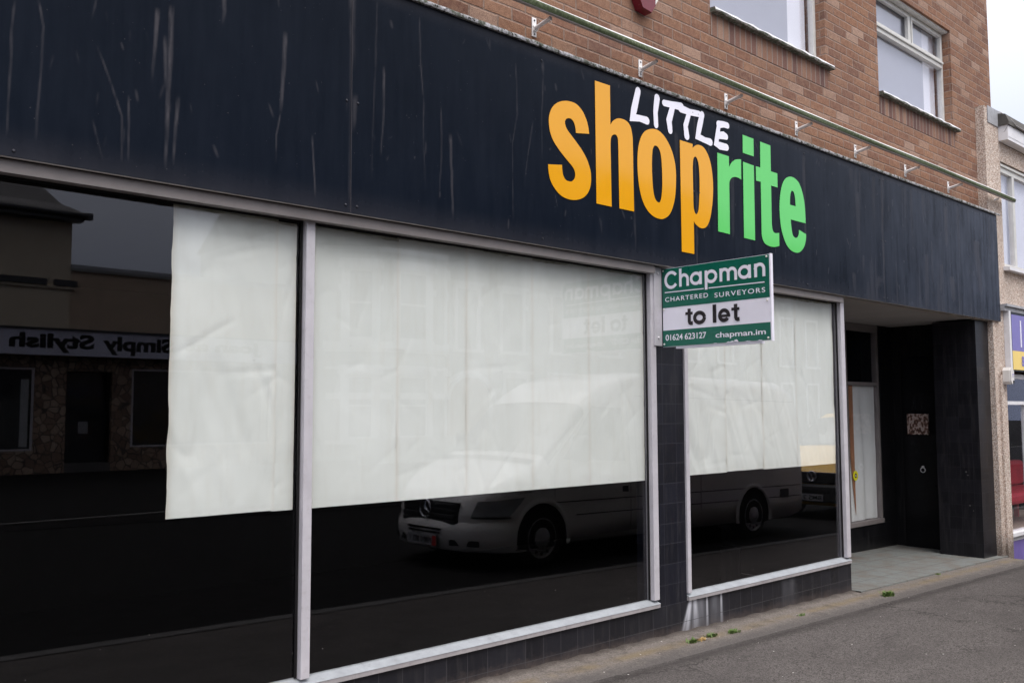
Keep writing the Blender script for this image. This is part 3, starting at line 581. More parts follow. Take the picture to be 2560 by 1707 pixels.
# ---- fascia panels with rain streaks
FZ0, FZ1 = 2.757, 4.125
PX = [-1.2, 2.793, 6.056, 9.312, 12.49]
def fascia_panel(xa, xb, first):
    dx = .005 if xa < 2.7 else .008
    xs = np.arange(xa+.0015, xb-.0015, dx); xs = np.append(xs, xb-.0015); zs = np.linspace(FZ0, FZ1, 150)
    X, Z = np.meshgrid(xs, zs, indexing='ij'); st = np.zeros_like(X)
    for pts, wd, s in STREAKS:
        p = np.array(pts)
        if p[:, 0].max()+.1 < xa or p[:, 0].min()-.1 > xb: continue
        if p[0, 1] < p[-1, 1]: p = p[::-1]
        p = p[np.argsort(-p[:, 1])]
        zc = np.clip(Z, p[-1, 1], p[0, 1]); cx = np.interp(-zc, -p[:, 1], p[:, 0])
        fr = (p[0, 1]-zc)/max(1e-3, p[0, 1]-p[-1, 1])
        hw = np.maximum(wd/2*(1-.35*fr), .0055)
        d = np.abs(X-cx-.006*(vnoise(Z*9, X*0+p[0, 0], 3)-.5))/hw; inz = np.clip((p[0, 1]+.01-Z)/.05, 0, 1)*np.clip((Z-p[-1, 1]+.02)/.10, 0, 1)
        tex = -.05+1.35*vnoise(X*85, Z*11, 5)
        st = np.maximum(st, np.clip(1.35-d, 0, 1)*inz*s*np.clip(tex, 0, 1.1)*(1-.45*fr))
    if xb > 9:
        sr = random.Random(11)
        for q in range(26):
            cx = sr.uniform(8.6, 12.45); z1_ = sr.choice([FZ1-.04, FZ1-.04, sr.uniform(3.2, 3.9)]); ln = sr.uniform(.25, .9); wd_ = sr.uniform(.012, .05)
            st = np.maximum(st, np.exp(-((X-cx-.01*np.sin(Z*4+q))/wd_)**2)*np.clip((z1_-Z)/.05, 0, 1)*np.clip(1-(z1_-Z)/ln, 0, 1)*sr.uniform(.08, .3))
            zb_ = FZ0+.02; st = np.maximum(st, np.exp(-((X-cx*.999-.3)/(wd_*.8))**2)*np.clip(1-(Z-zb_)/(ln*.8), 0, 1)*sr.uniform(.06, .26))
    fr_ = random.Random(int(xa*10)+5)
    for q in range(34):          # faint flecks and short scratches
        cx, cz, hl, an, wd_ = fr_.uniform(xa, xb), fr_.uniform(FZ0+.1, FZ1-.05), fr_.uniform(.008, .05), fr_.gauss(0, .35), fr_.uniform(.0035, .008)
        px_ = X-cx-math.tan(an)*(Z-cz); st = np.maximum(st, np.exp(-(px_/wd_)**2)*np.clip(1-((Z-cz)/hl)**2, 0, 1)*fr_.uniform(.10, .38))
    low = np.clip(1-(Z-FZ0)/.16, 0, 1)**1.5*(.25+.5*vnoise(X*6, Z*2, 8))*np.clip(1.2-X/14, .4, 1)
    top = np.clip(1-(FZ1-Z)/.10, 0, 1)*(.15+.35*vnoise(X*4, Z*5, 9))
    edge = np.clip(1-(xb-X)/.02, 0, 1)*.35*vnoise(X*0+3, Z*6, 4)+np.clip(1-(X-xa)/.008, 0, 1)*.6
    st = np.clip(np.maximum.reduce([st, low*.34, top*.5, edge]), 0, 1)
    nu, nv = X.shape; n = nu*nv
    v = np.stack([X, X*0, Z], -1).reshape(-1, 3)
    idx = np.arange(n).reshape(nu, nv)
    f = np.stack([idx[:-1, :-1], idx[1:, :-1], idx[1:, 1:], idx[:-1, 1:]], -1).reshape(-1, 4).tolist()
    # back sheet and edges give the panel its thickness
    b = [(xa+.0015, .02, FZ0), (xb-.0015, .02, FZ0), (xb-.0015, .02, FZ1), (xa+.0015, .02, FZ1)]
    vv = v.tolist()+b; c = [int(idx[0, 0]), int(idx[-1, 0]), int(idx[-1, -1]), int(idx[0, -1])]
    f += [[n+3, n+2, n+1, n]]
    f += [[int(i) for i in idx[::-1, 0]]+[n, n+1], [int(i) for i in idx[:, -1]]+[n+2, n+3], [int(i) for i in idx[-1, ::-1]]+[n+1, n+2], [int(i) for i in idx[0, :]]+[n+3, n]]
    me = bpy.data.meshes.new('fascia_panel'); me.from_pydata(vv, [], f); me.materials.append(M['fascia'])
    o = bpy.data.objects.new('fascia_panel', me); col.objects.link(o); par(o, shop)
    set_attr(o, 'stain_shade', np.append(st.reshape(-1), [0]*4)); return o
panels = [fascia_panel(a, b, i == 0) for i, (a, b) in enumerate(zip(PX[:-1], PX[1:]))]
sc_proto = None
def screw(x, z, pn):
    global sc_proto
    if sc_proto is None:
        m = MB(); m.tube([(0, .001, 0), (0, -.003, 0), (0, -.0055, 0)], [.0075, .0075, .004], 10); sc_proto = m.build('screw', 'screw_dark', pn, True)
        o = sc_proto
    else:
        o = sc_proto.copy(); col.objects.link(o); o.parent = pn
    o.matrix_parent_inverse = Matrix.Identity(4); o.location = (x, 0, z)
for i, xj in enumerate(PX[1:-1]):
    for z in (2.80, 3.40, 4.05):
        screw(xj-.03, z, panels[i]); screw(xj+.045, z, panels[i+1])
for x in (4.315, 7.76, 10.925): screw(x, 2.802, panels[1+int((x-2.8)/3.26)]); screw(x, 4.037, panels[1+int((x-2.8)/3.26)])
screw(1.067, 2.784, panels[0]); screw(12.455, 4.05, panels[3]); screw(12.44, 2.806, panels[3])
m = MB(); m.box(-1.2, 12.486, .0205, .075, FZ0+.03, FZ1); m.build('fascia_backing', 'black_matt', shop)
# underside lip of the fascia and lead flashing on its top
m = MB(); m.box(-1.2, 12.486, .004, .022, FZ0-.004, FZ0-.0005); m.box(-1.2, 12.48, .0225, .031, FZ0+.004, FZ0+.016); m.build('fascia_soffit', 'soffit_lip', shop)
def flashing():
    m = MB(); xs = np.linspace(-1.2, 12.56, 700); ks = np.linspace(0, 1, 9)
    xx = np.array(xs)
    n1 = vnoise(xx*9, xx*0+.5, 11); n2 = vnoise(xx*26, xx*0+3.5, 12)
    def fn(i, k):
        h = .024+.008*n1[i]+.003*n2[i]
        y = -.022+(WY-.002+.022)*max(0, (k-.35)/.65) if k > .35 else -.022-.01*math.sin(k/.35*math.pi)*n2[i]
        z = FZ1-.004+h*min(1, k/.35)+.012*max(0, (k-.35)/.65)+.0015*math.sin(xs[i]*41+k*9)*(k > .2)
        return (xs[i], y, z)
    m.grid(fn, range(len(xs)), ks, 0, True); m.grid(lambda i, k: (xs[i], -.02+k*(WY+.018), FZ1-.002), range(0, len(xs), 20), [0, 1], 0, True, True)
    return m.build('flashing', 'mossy_lead', shop)
flashing()
# ---- the lettering on the fascia
def letters(keys, mat, label):
    mb = MB()
    for k in keys:
        me = curve_mesh([smooth_path(l) for l in LETTERS[k]], .002)
        mb.add([(v.co.x, -.0032+v.co.z, v.co.y) for v in me.vertices], [tuple(p.vertices) for p in me.polygons]); bpy.data.meshes.remove(me)
    o = mb.build('lettering', mat, shop); o['label'] = label; return o
letters('shop', 'vinyl_orange', 'orange letters spelling shop')
letters('rite', 'vinyl_green', 'green letters spelling rite')
mb = MB()
for i, st_ in enumerate(BRUSH):
    n = len(st_); rr = [.029*(1+.14*math.sin(i*2.1+j*1.7)) for j in range(n)]
    cap_stroke(mb, st_, rr, lambda a, b, c, i=i: (a, -.0034-i*.00025+c, b), .0016)
o = mb.build('lettering', 'vinyl_white', shop); o['label'] = 'white brush letters spelling LITTLE'

# ---- shop windows
FY, GY = .08, .128
SB = .152          # underside of the sill rail
HZ = 2.70
def shop_window(xs, name, x0, x1, left_return=True):
    """frame from x0..x1 with vertical members at xs (pairs); panes between"""
    m = MB()
    m.box(x0, x1*.9893, .032, FY-.001, HZ-.010, FZ0-.006, 1, .002); m.box(x0, x1, FY, FY+.09, HZ-.003, FZ0-.006, 1, .002)                                 # head
    m.prism([(FY-.006, SB+.002), (FY-.006, SB+.029), (FY+.02, SB+.027), (FY+.02, SB+.002)], 'x', x0, x1-.001, 2)
    m.prism([(FY-.009, SB+.0295), (FY-.006, SB+.033), (GY+.01, SB+.060), (GY+.02, SB+.060), (GY+.02, SB+.0295)], 'x', x0, x1-.001, 3)
    for a, b in xs: m.box(a, b, FY, FY+.075, SB+.058, HZ, 0, .003)
    return m.build(name, ['aluminium', 'shaded_trim', 'sill_metal', 'sill_top'], shop)
wf1 = shop_window([(2.566, 2.620), (5.556, 5.618)], 'shop_window', -1.2, 5.618)
wf2 = shop_window([(5.975, 6.02), (8.512, 8.585)], 'shop_window', 5.975, 8.585)
def pane(x0, x1, w_):
    g = MB(); g.box(x0, x1, GY, GY+.006, SB+.055, HZ+.02); g.build('pane', 'shop_glass', w_)
    k = MB(); t_ = .012          # black gasket round the glass
    k.box(x0+.004, x0+t_+.004, GY-.012, GY-.001, SB+.062, HZ-.001); k.box(x1-t_-.004, x1-.004, GY-.012, GY-.001, SB+.062, HZ-.001); k.box(x0+t_+.004, x1-t_-.004, GY-.012, GY-.001, HZ-.014, HZ-.001)
    k.build('gasket', 'black_matt', w_)
pane(-1.2, 2.566, wf1); pane(2.620, 5.556, wf1); pane(6.02, 8.512, wf2)
# tiled pillar and plinth
m = MB(); m.box(5.621, 5.972, .095, .3, -.4, 2.75); m.box(-1.2, 5.62, .095, .3, -.4, SB); m.box(5.973, 8.60, .095, .3, -.4, SB)
def eff_obj(mb, name, mat, z0, z1, x0, x1):
    return mb.build(name, mat, shop)
m = MB(); m.box(5.621, 5.972, .096, .3, .149, 2.74); m.build('pillar', 'pillar_tile', shop)
m = MB(); xs = np.concatenate([np.linspace(-1.2, 5.7, 60), np.linspace(5.72, 6.6, 120), np.linspace(6.65, 8.60, 30)]); zs = np.linspace(-.4, SB-.003, 28)
m.grid(lambda u, v: (u, .095, v), xs, zs, 0, False)
m.box(-1.2, 8.60, .0955, .3, -.4, SB-.004); 
pl = m.build('plinth', 'plinth_tile', shop)
co = np.array([v.co[:] for v in pl.data.vertices]); e = np.zeros(len(co)); tt = np.clip((.15-co[:, 2])/.25, 0, 1)
for cx, wd, s, sl in ((6.02, .020, 1.0, -.06), (6.075, .028, .75, .012), (6.01, .012, .9, -.10), (6.235, .010, .8, .0), (6.15, .045, .28, 0), (6.43, .010, .7, 0), (6.34, .05, .18, 0), (7.42, .03, .12, 0), (7.5, .04, .1, 0)):
    e = np.maximum(e, s*np.exp(-((co[:, 0]-cx-sl*tt)/(wd*(1+1.0*tt)))**2)*np.clip(1.15-tt*.9, 0, 1)*(co[:, 2] < .16)*(co[:, 2] > -.15))
set_attr(pl, 'efflorescence', e*(.75+.5*vnoise(co[:, 0]*50, co[:, 2]*12, 21)))
# ---- porch
PB = 1.36; PXR = 12.32; PIX = 11.90
m = MB(); m.box(11.93, PXR+.2, PB, PB+.25, -.4, 2.78); m.box(8.6, 11.93, PB, PB+.25, -.4, .155); m.build('porch_wall', 'porch_tile', shop)
m = MB(); m.box(PXR, PXR+.2, .62, PB, -.4, 2.78); m.build('porch_wall', 'porch_tile', shop)
m = MB(); m.box(PIX, 12.30, .095, .62, -.4, 2.74)
for (yy, zz, rr) in ((.27, .87, .011), (.25, .83, .008), (.24, .46, .010), (.20, .40, .006)): m.disc((PIX-.003, yy, zz), 'x', rr, .004, 7, 1)   # chipped glaze
m.build('porch_pier', ['pier_tile', 'kerb_stone'], shop)
m = MB(); m.box(5.0, 12.6, .085, PB+.3, 2.765, 2.80); m.build('porch_ceiling', 'ceiling_board', shop)
m = MB(); m.prism([(8.586, .079), (12.3, .079), (12.3, .10), (8.586, .24)], 'z', 2.752, 2.763); m.build('porch_soffit', 'soffit_lip', shop)
m = MB(); m.grid(lambda u, v: (u, v, pz(u)+.022), np.linspace(8.603, 12.4, 12), [.0, PB+.05]); m.grid(lambda u, v: (u, .0, pz(u)+.022-v), np.linspace(8.603, 12.4, 12), [0, .1], 0, False, True); m.build('porch_floor', 'porch_floor', shop)
# door in the right-hand wall of the porch
m = MB(); m.box(PXR-.035, PXR-.004, .70, 1.22, -.18, 2.35, 0, .004); dr = m.build('door', 'black_gloss', shop)
m = MB(); m.ring((PXR-.050, .965, .845), 'x', .030, .006); m.tube([(PXR-.036, .965, .885), (PXR-.055, .965, .885)], .016, 12); m.build('knocker', 'steel', dr)
m = MB(); m.box(PXR-.012, PXR-.004, .655, .695, -.2, 2.4); m.box(PXR-.012, PXR-.004, 1.225, 1.265, -.2, 2.4); m.build('door_frame', 'black_matt', shop)
# recessed window at the back of the porch
def porch_window():
    m = MB(); y = PB-.0; x0, x1, z0, z1 = 11.02, 11.925, .16, 2.72; a = .055
    m.box(x0-.6, x1, y, y+.07, z1-a, z1+.04, 0, .002); m.box(x1-a, x1, y, y+.07, z0+a, z1-a, 0, .002); m.box(x0, x0+a, y, y+.07, z0+a, z1-a, 0, .002)
    m.box(x0-.6, x1, y-.02, y+.07, z0, z0+a, 0, .002); m.box(x0+a, x1-a, y+.004, y+.06, 1.955, 2.0, 0, .002)
    w_ = m.build('porch_window', 'shaded_trim', shop)
    for za, zb in ((z0+a, 1.955), (2.0, z1-a)):
        g = MB(); g.box(x0+a, x1-a, y+.03, y+.036, za, zb); g.build('pane', 'window_glass', w_)
porch_window()
m = MB(); m.box(9.0, 10.9, PB+.03, PB+.08, -.1, 2.7); m.build('porch_door', 'black_gloss', shop)
# dark empty sales floor behind the glass
m = MB()
m.box(-1.3, 12.2, 5.0, 5.1, -.3, 3.2); m.box(-1.3, 8.55, .31, 5.0, -.3, -.2); m.box(8.56, 12.2, 1.65, 5.0, -.3, -.2); m.box(-1.3, 4.99, .3, 5.0, 2.85, 2.95); m.box(5.0, 12.2, 1.7, 5.0, 2.81, 2.9); m.box(5.0, 12.2, .4, 1.66, 2.81, 2.9); m.box(-1.35, -1.2, .08, 5.0, -.3, 2.95); m.box(12.2, 12.3, 1.7, 5.1, -.3, 3.2); m.box(8.62, 8.66, .20, PB+.25, -.3, 2.76)
m.build('interior', 'interior_dark', shop)

# ---- paper sheets hung inside the glass
def paper_sheet(x0, x1, z0, z1, y0, seed, label, edges=(0, 0), fold=0., ragged=0., group=None):
    nx = max(14, int((x1-x0)/.014)); nz = 120
    xs = np.linspace(x0, x1, nx); zs = np.concatenate([np.linspace(z0, z1-.085, nz-34), np.linspace(z1-.0825, z1, 34)]); X, Z = np.meshgrid(xs, zs, indexing='ij')
    d = .006*(vnoise(X*2.1+seed*3, Z*1.6, seed, 3)-.5)+.0025*(vnoise(X*9, Z*5+seed, seed+1, 3)-.5)
    # slack diagonal folds, deeper towards the free lower edge
    q = (X-x0)*1.0+(Z-z0)*.42
    fold *= .52
    d += fold*(.3+.7*np.clip((z1-Z)/(z1-z0), 0, 1))*(np.abs(vnoise(q*7+seed, Z*.6+seed, seed+2, 2)-.5)*2)**.8
    rs = random.Random(seed)
    for _ in range(16):          # sharp handling creases
        cx, cz, an, hl, hh = rs.uniform(x0, x1), rs.uniform(z0, z1), rs.gauss(.9, .6), rs.uniform(.06, .35), rs.uniform(.0010, .0035)*(.7+fold*80)
        ca, sa = math.cos(an), math.sin(an); al_ = (X-cx)*ca+(Z-cz)*sa+.03*vnoise(X*5, Z*5, seed); ac = -(X-cx)*sa+(Z-cz)*ca
        d += hh*np.clip(1-np.abs(ac)/.024, 0, 1)*np.clip(1-(al_/hl)**2, 0, 1)
    cr = np.abs(vnoise(q*3.3+5, (Z-X)*1.1+seed, seed+6, 2)-.5); d += fold*.7*np.clip(1-cr*9, 0, 1)
    d += .004*np.clip(1-np.abs(Z-z0)/.06, 0, 1)*vnoise(X*8, X*0+seed, seed+4)
    edge = np.clip(1-(z1-Z)/.05, 0, 1)
    # grime of damp along the very top and down the sides
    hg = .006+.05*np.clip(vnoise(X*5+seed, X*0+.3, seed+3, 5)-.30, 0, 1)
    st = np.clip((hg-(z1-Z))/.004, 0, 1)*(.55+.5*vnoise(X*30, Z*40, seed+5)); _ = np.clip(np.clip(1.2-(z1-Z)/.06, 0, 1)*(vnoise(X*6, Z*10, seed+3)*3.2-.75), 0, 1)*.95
    st = np.maximum(st, np.clip(1-(z1-Z)/.5, 0, 1)**1.5*.55*vnoise(X*5, Z*1.6, seed+7))  # painted shade of the window head, fading down the sheet
    for k, sd in enumerate(edges):
        if sd:
            dd = (X-x0) if k == 0 else (x1-X)
            st = np.maximum(st, np.clip(1-dd/.05, 0, 1)*sd*vnoise(X*9, Z*4, seed+9+k))
    seam = np.maximum(np.clip(1-(X-x0)/.022, 0, 1), np.clip(1-(x1-X)/.022, 0, 1)*.7)*(.5+.6*vnoise(X*3, Z*2.4, seed+12))
    if ragged: X = X+np.clip(1-(X-x0)/.03, 0, 1)*ragged*(vnoise(X*0+seed, Z*7, seed+13)-.5)
    v = np.stack([X, y0+np.clip(d, -.004, .09), Z], -1).reshape(-1, 3); idx = np.arange(nx*nz).reshape(nx, nz)
    f = np.stack([idx[:-1, :-1], idx[1:, :-1], idx[1:, 1:], idx[:-1, 1:]], -1).reshape(-1, 4)
    me = bpy.data.meshes.new('paper_sheet'); me.from_pydata(v.tolist(), [], f.tolist()); me.materials.append(M['paper']); me.polygons.foreach_set('use_smooth', [True]*len(f))
    o = bpy.data.objects.new('paper_sheet', me); col.objects.link(o); set_attr(o, 'stain_shade', st.reshape(-1)); set_attr(o, 'seam', seam.reshape(-1))
    return tag(o, label, 'paper sheet', group or 'white paper sheets blanking the windows')
PT = HZ+.012
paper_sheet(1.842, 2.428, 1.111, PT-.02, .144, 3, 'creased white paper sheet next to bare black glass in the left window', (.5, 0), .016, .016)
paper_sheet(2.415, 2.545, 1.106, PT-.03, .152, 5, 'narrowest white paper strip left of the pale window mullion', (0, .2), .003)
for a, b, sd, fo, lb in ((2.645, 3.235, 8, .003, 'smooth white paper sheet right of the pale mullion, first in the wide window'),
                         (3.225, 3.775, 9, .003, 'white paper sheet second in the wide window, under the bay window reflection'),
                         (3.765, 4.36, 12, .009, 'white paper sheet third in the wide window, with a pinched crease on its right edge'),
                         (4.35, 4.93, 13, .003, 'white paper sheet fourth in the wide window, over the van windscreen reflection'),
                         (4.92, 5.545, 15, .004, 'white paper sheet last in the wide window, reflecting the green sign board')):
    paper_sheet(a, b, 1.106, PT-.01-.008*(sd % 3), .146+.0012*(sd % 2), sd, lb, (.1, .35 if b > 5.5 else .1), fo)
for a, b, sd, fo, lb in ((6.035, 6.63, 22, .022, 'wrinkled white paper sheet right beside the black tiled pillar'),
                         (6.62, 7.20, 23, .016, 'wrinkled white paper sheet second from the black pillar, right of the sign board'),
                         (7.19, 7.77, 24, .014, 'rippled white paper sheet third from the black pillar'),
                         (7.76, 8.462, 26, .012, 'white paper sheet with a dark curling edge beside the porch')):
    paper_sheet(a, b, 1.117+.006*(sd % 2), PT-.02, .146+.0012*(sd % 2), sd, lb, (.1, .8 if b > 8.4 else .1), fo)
def door_paper():
    xs = np.linspace(11.155, 11.868, 60); zs = np.linspace(.222, 1.952, 70); X, Z = np.meshgrid(xs, zs, indexing='ij')
    t_ = (X-xs[0])/(xs[-1]-xs[0]); dd = .055*np.exp(-((t_-.62-.1*np.sin(Z*2))/.13)**2)*np.clip(1.3-np.abs(Z-1.0), 0, 1)+.01*vnoise(X*6, Z*3, 31)
    v = np.stack([X, PB+.045+dd, Z], -1).reshape(-1, 3); idx = np.arange(X.size).reshape(X.shape)
    f = np.stack([idx[:-1, :-1], idx[1:, :-1], idx[1:, 1:], idx[:-1, 1:]], -1).reshape(-1, 4)
    me = bpy.data.meshes.new('paper_sheet'); me.from_pydata(v.tolist(), [], f.tolist()); me.materials.append(M['paper']); me.polygons.foreach_set('use_smooth', [True]*len(f))
    o = bpy.data.objects.new('paper_sheet', me); col.objects.link(o); set_attr(o, 'stain_shade', np.zeros(X.size)); set_attr(o, 'seam', np.zeros(X.size))
    tag(o, 'bulging cream paper sheet in the porch window behind the yellow sticker', 'paper sheet', 'white paper sheets blanking the windows')
    m = MB(); zs = np.linspace(.30, 1.952, 30); bb = lambda z: .105*min(1, max(.03, (z-.28)/.75))**.8
    m.grid(lambda z, k: (11.278-.004*z-(1-k)*bb(z), PB+.040, z), zs, [0, 1], 0, True)
    tag(m.build('paper_fold', 'brown_paper'), 'curled brown paper strip showing beside the cream sheet in the porch window', 'paper')
    m = MB(); m.disc((11.262, PB+.0265, .80), 'y', .062, .003, 32, 0)
    star = [(11.262+(.034 if k % 2 == 0 else .024)*math.sin(k*math.pi/8), .80+(.034 if k % 2 == 0 else .024)*math.cos(k*math.pi/8)) for k in range(16)]
    m.prism(star, 'y', PB+.0235, PB+.0245, 1); m.disc((11.262, PB+.023, .80), 'y', .012, .0008, 12, 2)
    tag(m.build('sticker', ['yellow_sticker', 'sign_black', 'sign_white']), 'round yellow sticker with a dark star badge on the porch window', 'sticker')
door_paper()

# ---- things fixed to the front
def plate():
    m = MB(); m.box(PXR-.075, PXR-.036, .865, 1.145, 1.31, 1.585, 0, .006)
    tag(m.build('metal_plate', 'rusty_plate'), 'rusty square metal plate with flaking paint on the black porch door', 'plate')
plate()
# floodlight trough above the fascia on brackets
tr = thing('light_trough', (6, -.05, 4.34), 'long pale lighting trough with green algae on brackets above the fascia', 'light fitting')
def trough():
    m = MB(); yc, zc, r = -.052, 4.375, .042; n = 18
    prof = [(yc-r*math.cos(t), zc+r*math.sin(t)) for t in np.linspace(-.6, math.pi, n)]
    prof += [(yc+r*.05, zc-.022), (yc-r*.75, zc-.029)]
    xs = np.linspace(-1.2, 12.93, 160); n = len(prof)
    for i, x in enumerate(xs):
        for k, (y, z) in enumerate(prof): m.v.append((x, y+.002*math.sin(x*3+k), z+.003*math.sin(x*1.3)))
    for i in range(len(xs)-1):
        for k in range(n):
            m.f.append((i*n+k, i*n+(k+1) % n, (i+1)*n+(k+1) % n, (i+1)*n+k)); m.sm.append(k < 17)
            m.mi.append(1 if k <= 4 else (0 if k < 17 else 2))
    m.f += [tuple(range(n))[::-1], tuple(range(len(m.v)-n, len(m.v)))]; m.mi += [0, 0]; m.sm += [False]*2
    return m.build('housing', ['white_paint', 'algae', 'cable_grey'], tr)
trough()
for k in range(-4, 8):
    x = 4.376+1.1637*k
    m = MB(); m.box(x-.021, x+.021, WY-.008, WY-.001, 4.262, 4.40, 0, .002)
    m.tube([(x, WY-.008, 4.318), (x, -.03, 4.345)], .0155, 10); m.box(x-.016, x+.016, WY-.022, WY-.008, 4.30, 4.336)
    for z in (4.28, 4.38): m.disc((x, WY-.010, z), 'y', .006, .004, 8, 1)
    m.build('bracket', ['bracket_metal', 'screw_dark'], tr)
def alarm():
    t = thing('alarm_box', (5.56, WY, 4.9), 'dark red and white burglar alarm box on the brick wall at the top edge', 'alarm box')
    pr = [(5.43, 5.10), (5.43, 4.90), (5.49, 4.795), (5.60, 4.785), (5.685, 4.90), (5.685, 5.10)]
    m = MB(); m.prism(pr, 'y', WY-.075, WY-.002); m.build('body', 'white_plastic', t)
    m = MB(); m.prism([(5.425, 4.99), (5.425, 4.895), (5.488, 4.788), (5.595, 4.778), (5.645, 4.845), (5.645, 4.99)], 'y', WY-.083, WY-.0755); m.prism([(5.4255, 4.93), (5.4255, 4.893), (5.488, 4.786), (5.603, 4.776), (5.61, 4.7845), (5.49, 4.7945), (5.4295, 4.9)], 'y', WY-.0752, WY-.004); m.build('cover', 'red_plastic', t)
alarm()

# ---- the projecting TO LET board
def to_let():
    SX = 5.69; t = thing('to_let_board', (SX, .07, 2.14), 'green and white to let board projecting from the black tiled pillar', 'sign board')
    m = MB(); m.box(5.588, 5.680, .068, .094, 2.137, 2.748, 0, .003); m.build('mounting_angle', 'aluminium', t)
    for z in (2.70, 2.20):
        m = MB(); m.tube([(5.632, .0675, z), (5.632, .062, z), (5.632, .058, z)], [.011, .011, .006], 8); m.build('bolt', 'steel', t)
    y0, y1, z0, z1 = .062, -.888, 2.128, 2.738
    m = MB(); m.box(SX-.006, SX+.014, y1, y0, z0, z1); m.box(SX-.0085, SX+.02, y1-.009, y1-.0005, z0-.004, z1+.004); m.box(SX+.004, SX+.05, -.8, -.05, z0-.016, z0-.0005); rr = random.Random(3)
    for c, wd, h in ((-.56, .05, .012), (-.60, .022, .024), (-.80, .02, .006), (-.70, .03, .004), (-.42, .02, .004)):      # chipped paint along the lower edge
        m.prism([(c-wd+2*wd*k/9, 2.1315+h*math.sin(math.pi*k/9)*rr.uniform(.5, 1.1)) for k in range(10)], 'x', SX-.0086, SX-.0081)
    bd = m.build('board', 'sign_white', t)
    face = SX-.0068
    m = MB()
    m.box(face-.0012, face, y1+.004, y0, 2.432, z1-.003); m.box(face-.0012, face, y1+.003, y0, z0+.003, 2.256); m.build('colour_band', 'sign_green', bd)
    fn = lambda u, v, d, k=0.: (face-.0022-k+d*.3, -u, v)     # u runs to the right as read
    m = MB()
    def arc(cu, cv, rx, ry, a0, a1, th, k, n=22): 
        pts = [(cu+rx*math.cos(a), cv+ry*math.sin(a)) for a in np.linspace(a0, a1, n)]
        cs(pts, th, k)
    def cs(pts, th, k): 
        P = [Vector(p) for p in pts]; A = []; B = []
        for i, p in enumerate(P):
            d = (P[min(i+1, len(P)-1)]-P[max(0, i-1)]).normalized(); nn = Vector((-d.y, d.x)); A.append(p+nn*th/2); B.append(p-nn*th/2)
        n = len(P); vs = [fn(q.x, q.y, 0, k*.00015) for q in A+B]
        m.add(vs, [(i, i+1, n+i+1, n+i) for i in range(n-1)])
    # geometric sans: rings and straight stems
    B_, X_, C_ = 2.583, .098, .128; th = .024; pi = math.pi
    u = -.034
    bl = lambda q: B_-(q+.034)*.0        # level baseline
    arc(.026, B_+C_/2-.002, .055, C_/2-th/2+.006, .62, 2*pi-.62, th*1.02, 0)
    cs([(.113, B_), (.113, B_+C_+.012)], th, 1); arc(.147, B_+X_-.046, .034, .036, 0, pi, th, 2); cs([(.181, B_+X_-.046), (.181, B_)], th, 3)
    arc(.257, B_+X_/2, .043, X_/2-th/2+.002, 0, 2*pi, th, 4); cs([(.300, B_), (.300, B_+X_)], th, 5)
    cs([(.350, B_-.046), (.350, B_+X_)], th, 6); arc(.396, B_+X_/2, .043, X_/2-th/2+.002, 0, 2*pi, th, 7)
    cs([(.482, B_), (.482, B_+X_)], th, 8); arc(.514, B_+X_-.044, .032, .034, 0, pi, th, 9); cs([(.546, B_+X_-.044), (.546, B_)], th, 10); arc(.578, B_+X_-.044, .032, .034, 0, pi, th, 11); cs([(.610, B_+X_-.044), (.610, B_)], th, 12)
    arc(.683, B_+X_/2, .043, X_/2-th/2+.002, 0, 2*pi, th, 13); cs([(.727, B_), (.727, B_+X_)], th, 14)
    cs([(.777, B_), (.777, B_+X_)], th, 15); arc(.809, B_+X_-.042, .035, .034, 0, pi, th, 16); cs([(.844, B_+X_-.042), (.844, B_)], th, 17)
    cs([(-.036, 2.551), (.328, 2.547)], .0075, 18); cs([(.373, 2.5465), (.848, 2.542)], .0075, 19)
    m.build('lettering', 'sign_white', bd); m = MB(); add_text(m, 'CHARTERED', -.036, .365, 2.478, 2.513, fn, .010, .001, 1.22); m.build('lettering', 'sign_white', bd); m = MB(); add_text(m, 'SURVEYORS', .422, .850, 2.470, 2.506, fn, .010, .001, 1.22)
    m.build('lettering', 'sign_white', bd); m = MB(); add_text(m, '01624 623127', -.037, .342, 2.176, 2.223, fn, .010, .001, .95); m.build('lettering', 'sign_white', bd); m = MB(); add_text(m, 'chapman.im', .424, .847, 2.160, 2.212, fn, .012, .001, .98)
    m.build('lettering', 'sign_white', bd)
    m = MB(); T = .032; b0 = 2.284          # heavy grotesque
    for k, ut in ((0, .190), (10, .603)):
        cs([(ut, 2.408), (ut, b0+.026), (ut+.004, b0+.016), (ut+.014, b0+.0115), (ut+.032, b0+.0125)], T*.92, k); cs([(ut-.036, 2.372), (ut+.032, 2.372)], .021, k+1)
    arc(.284, b0+.049, .044, .037, 0, 2*pi, T*.93, 3); cs([(.419, b0), (.419, 2.420)], T, 4)
    arc(.502, b0+.049, .038, .037, -.62, -2*pi+.02, T*.88, 5, 26); cs([(.47, b0+.045), (.556, b0+.045)], .019, 6)
    m.build('lettering', 'sign_black', bd)
    for y, z in ((.052, 2.722), (.050, 2.418), (.050, 2.15), (-.866, 2.722), (-.866, 2.412), (-.866, 2.146)):
        b = MB(); b.tube([(face-.001, y, z), (face-.006, y, z), (face-.008, y, z)], [.008, .008, .005], 8); b.build('rivet', 'white_plastic', bd)
to_let()

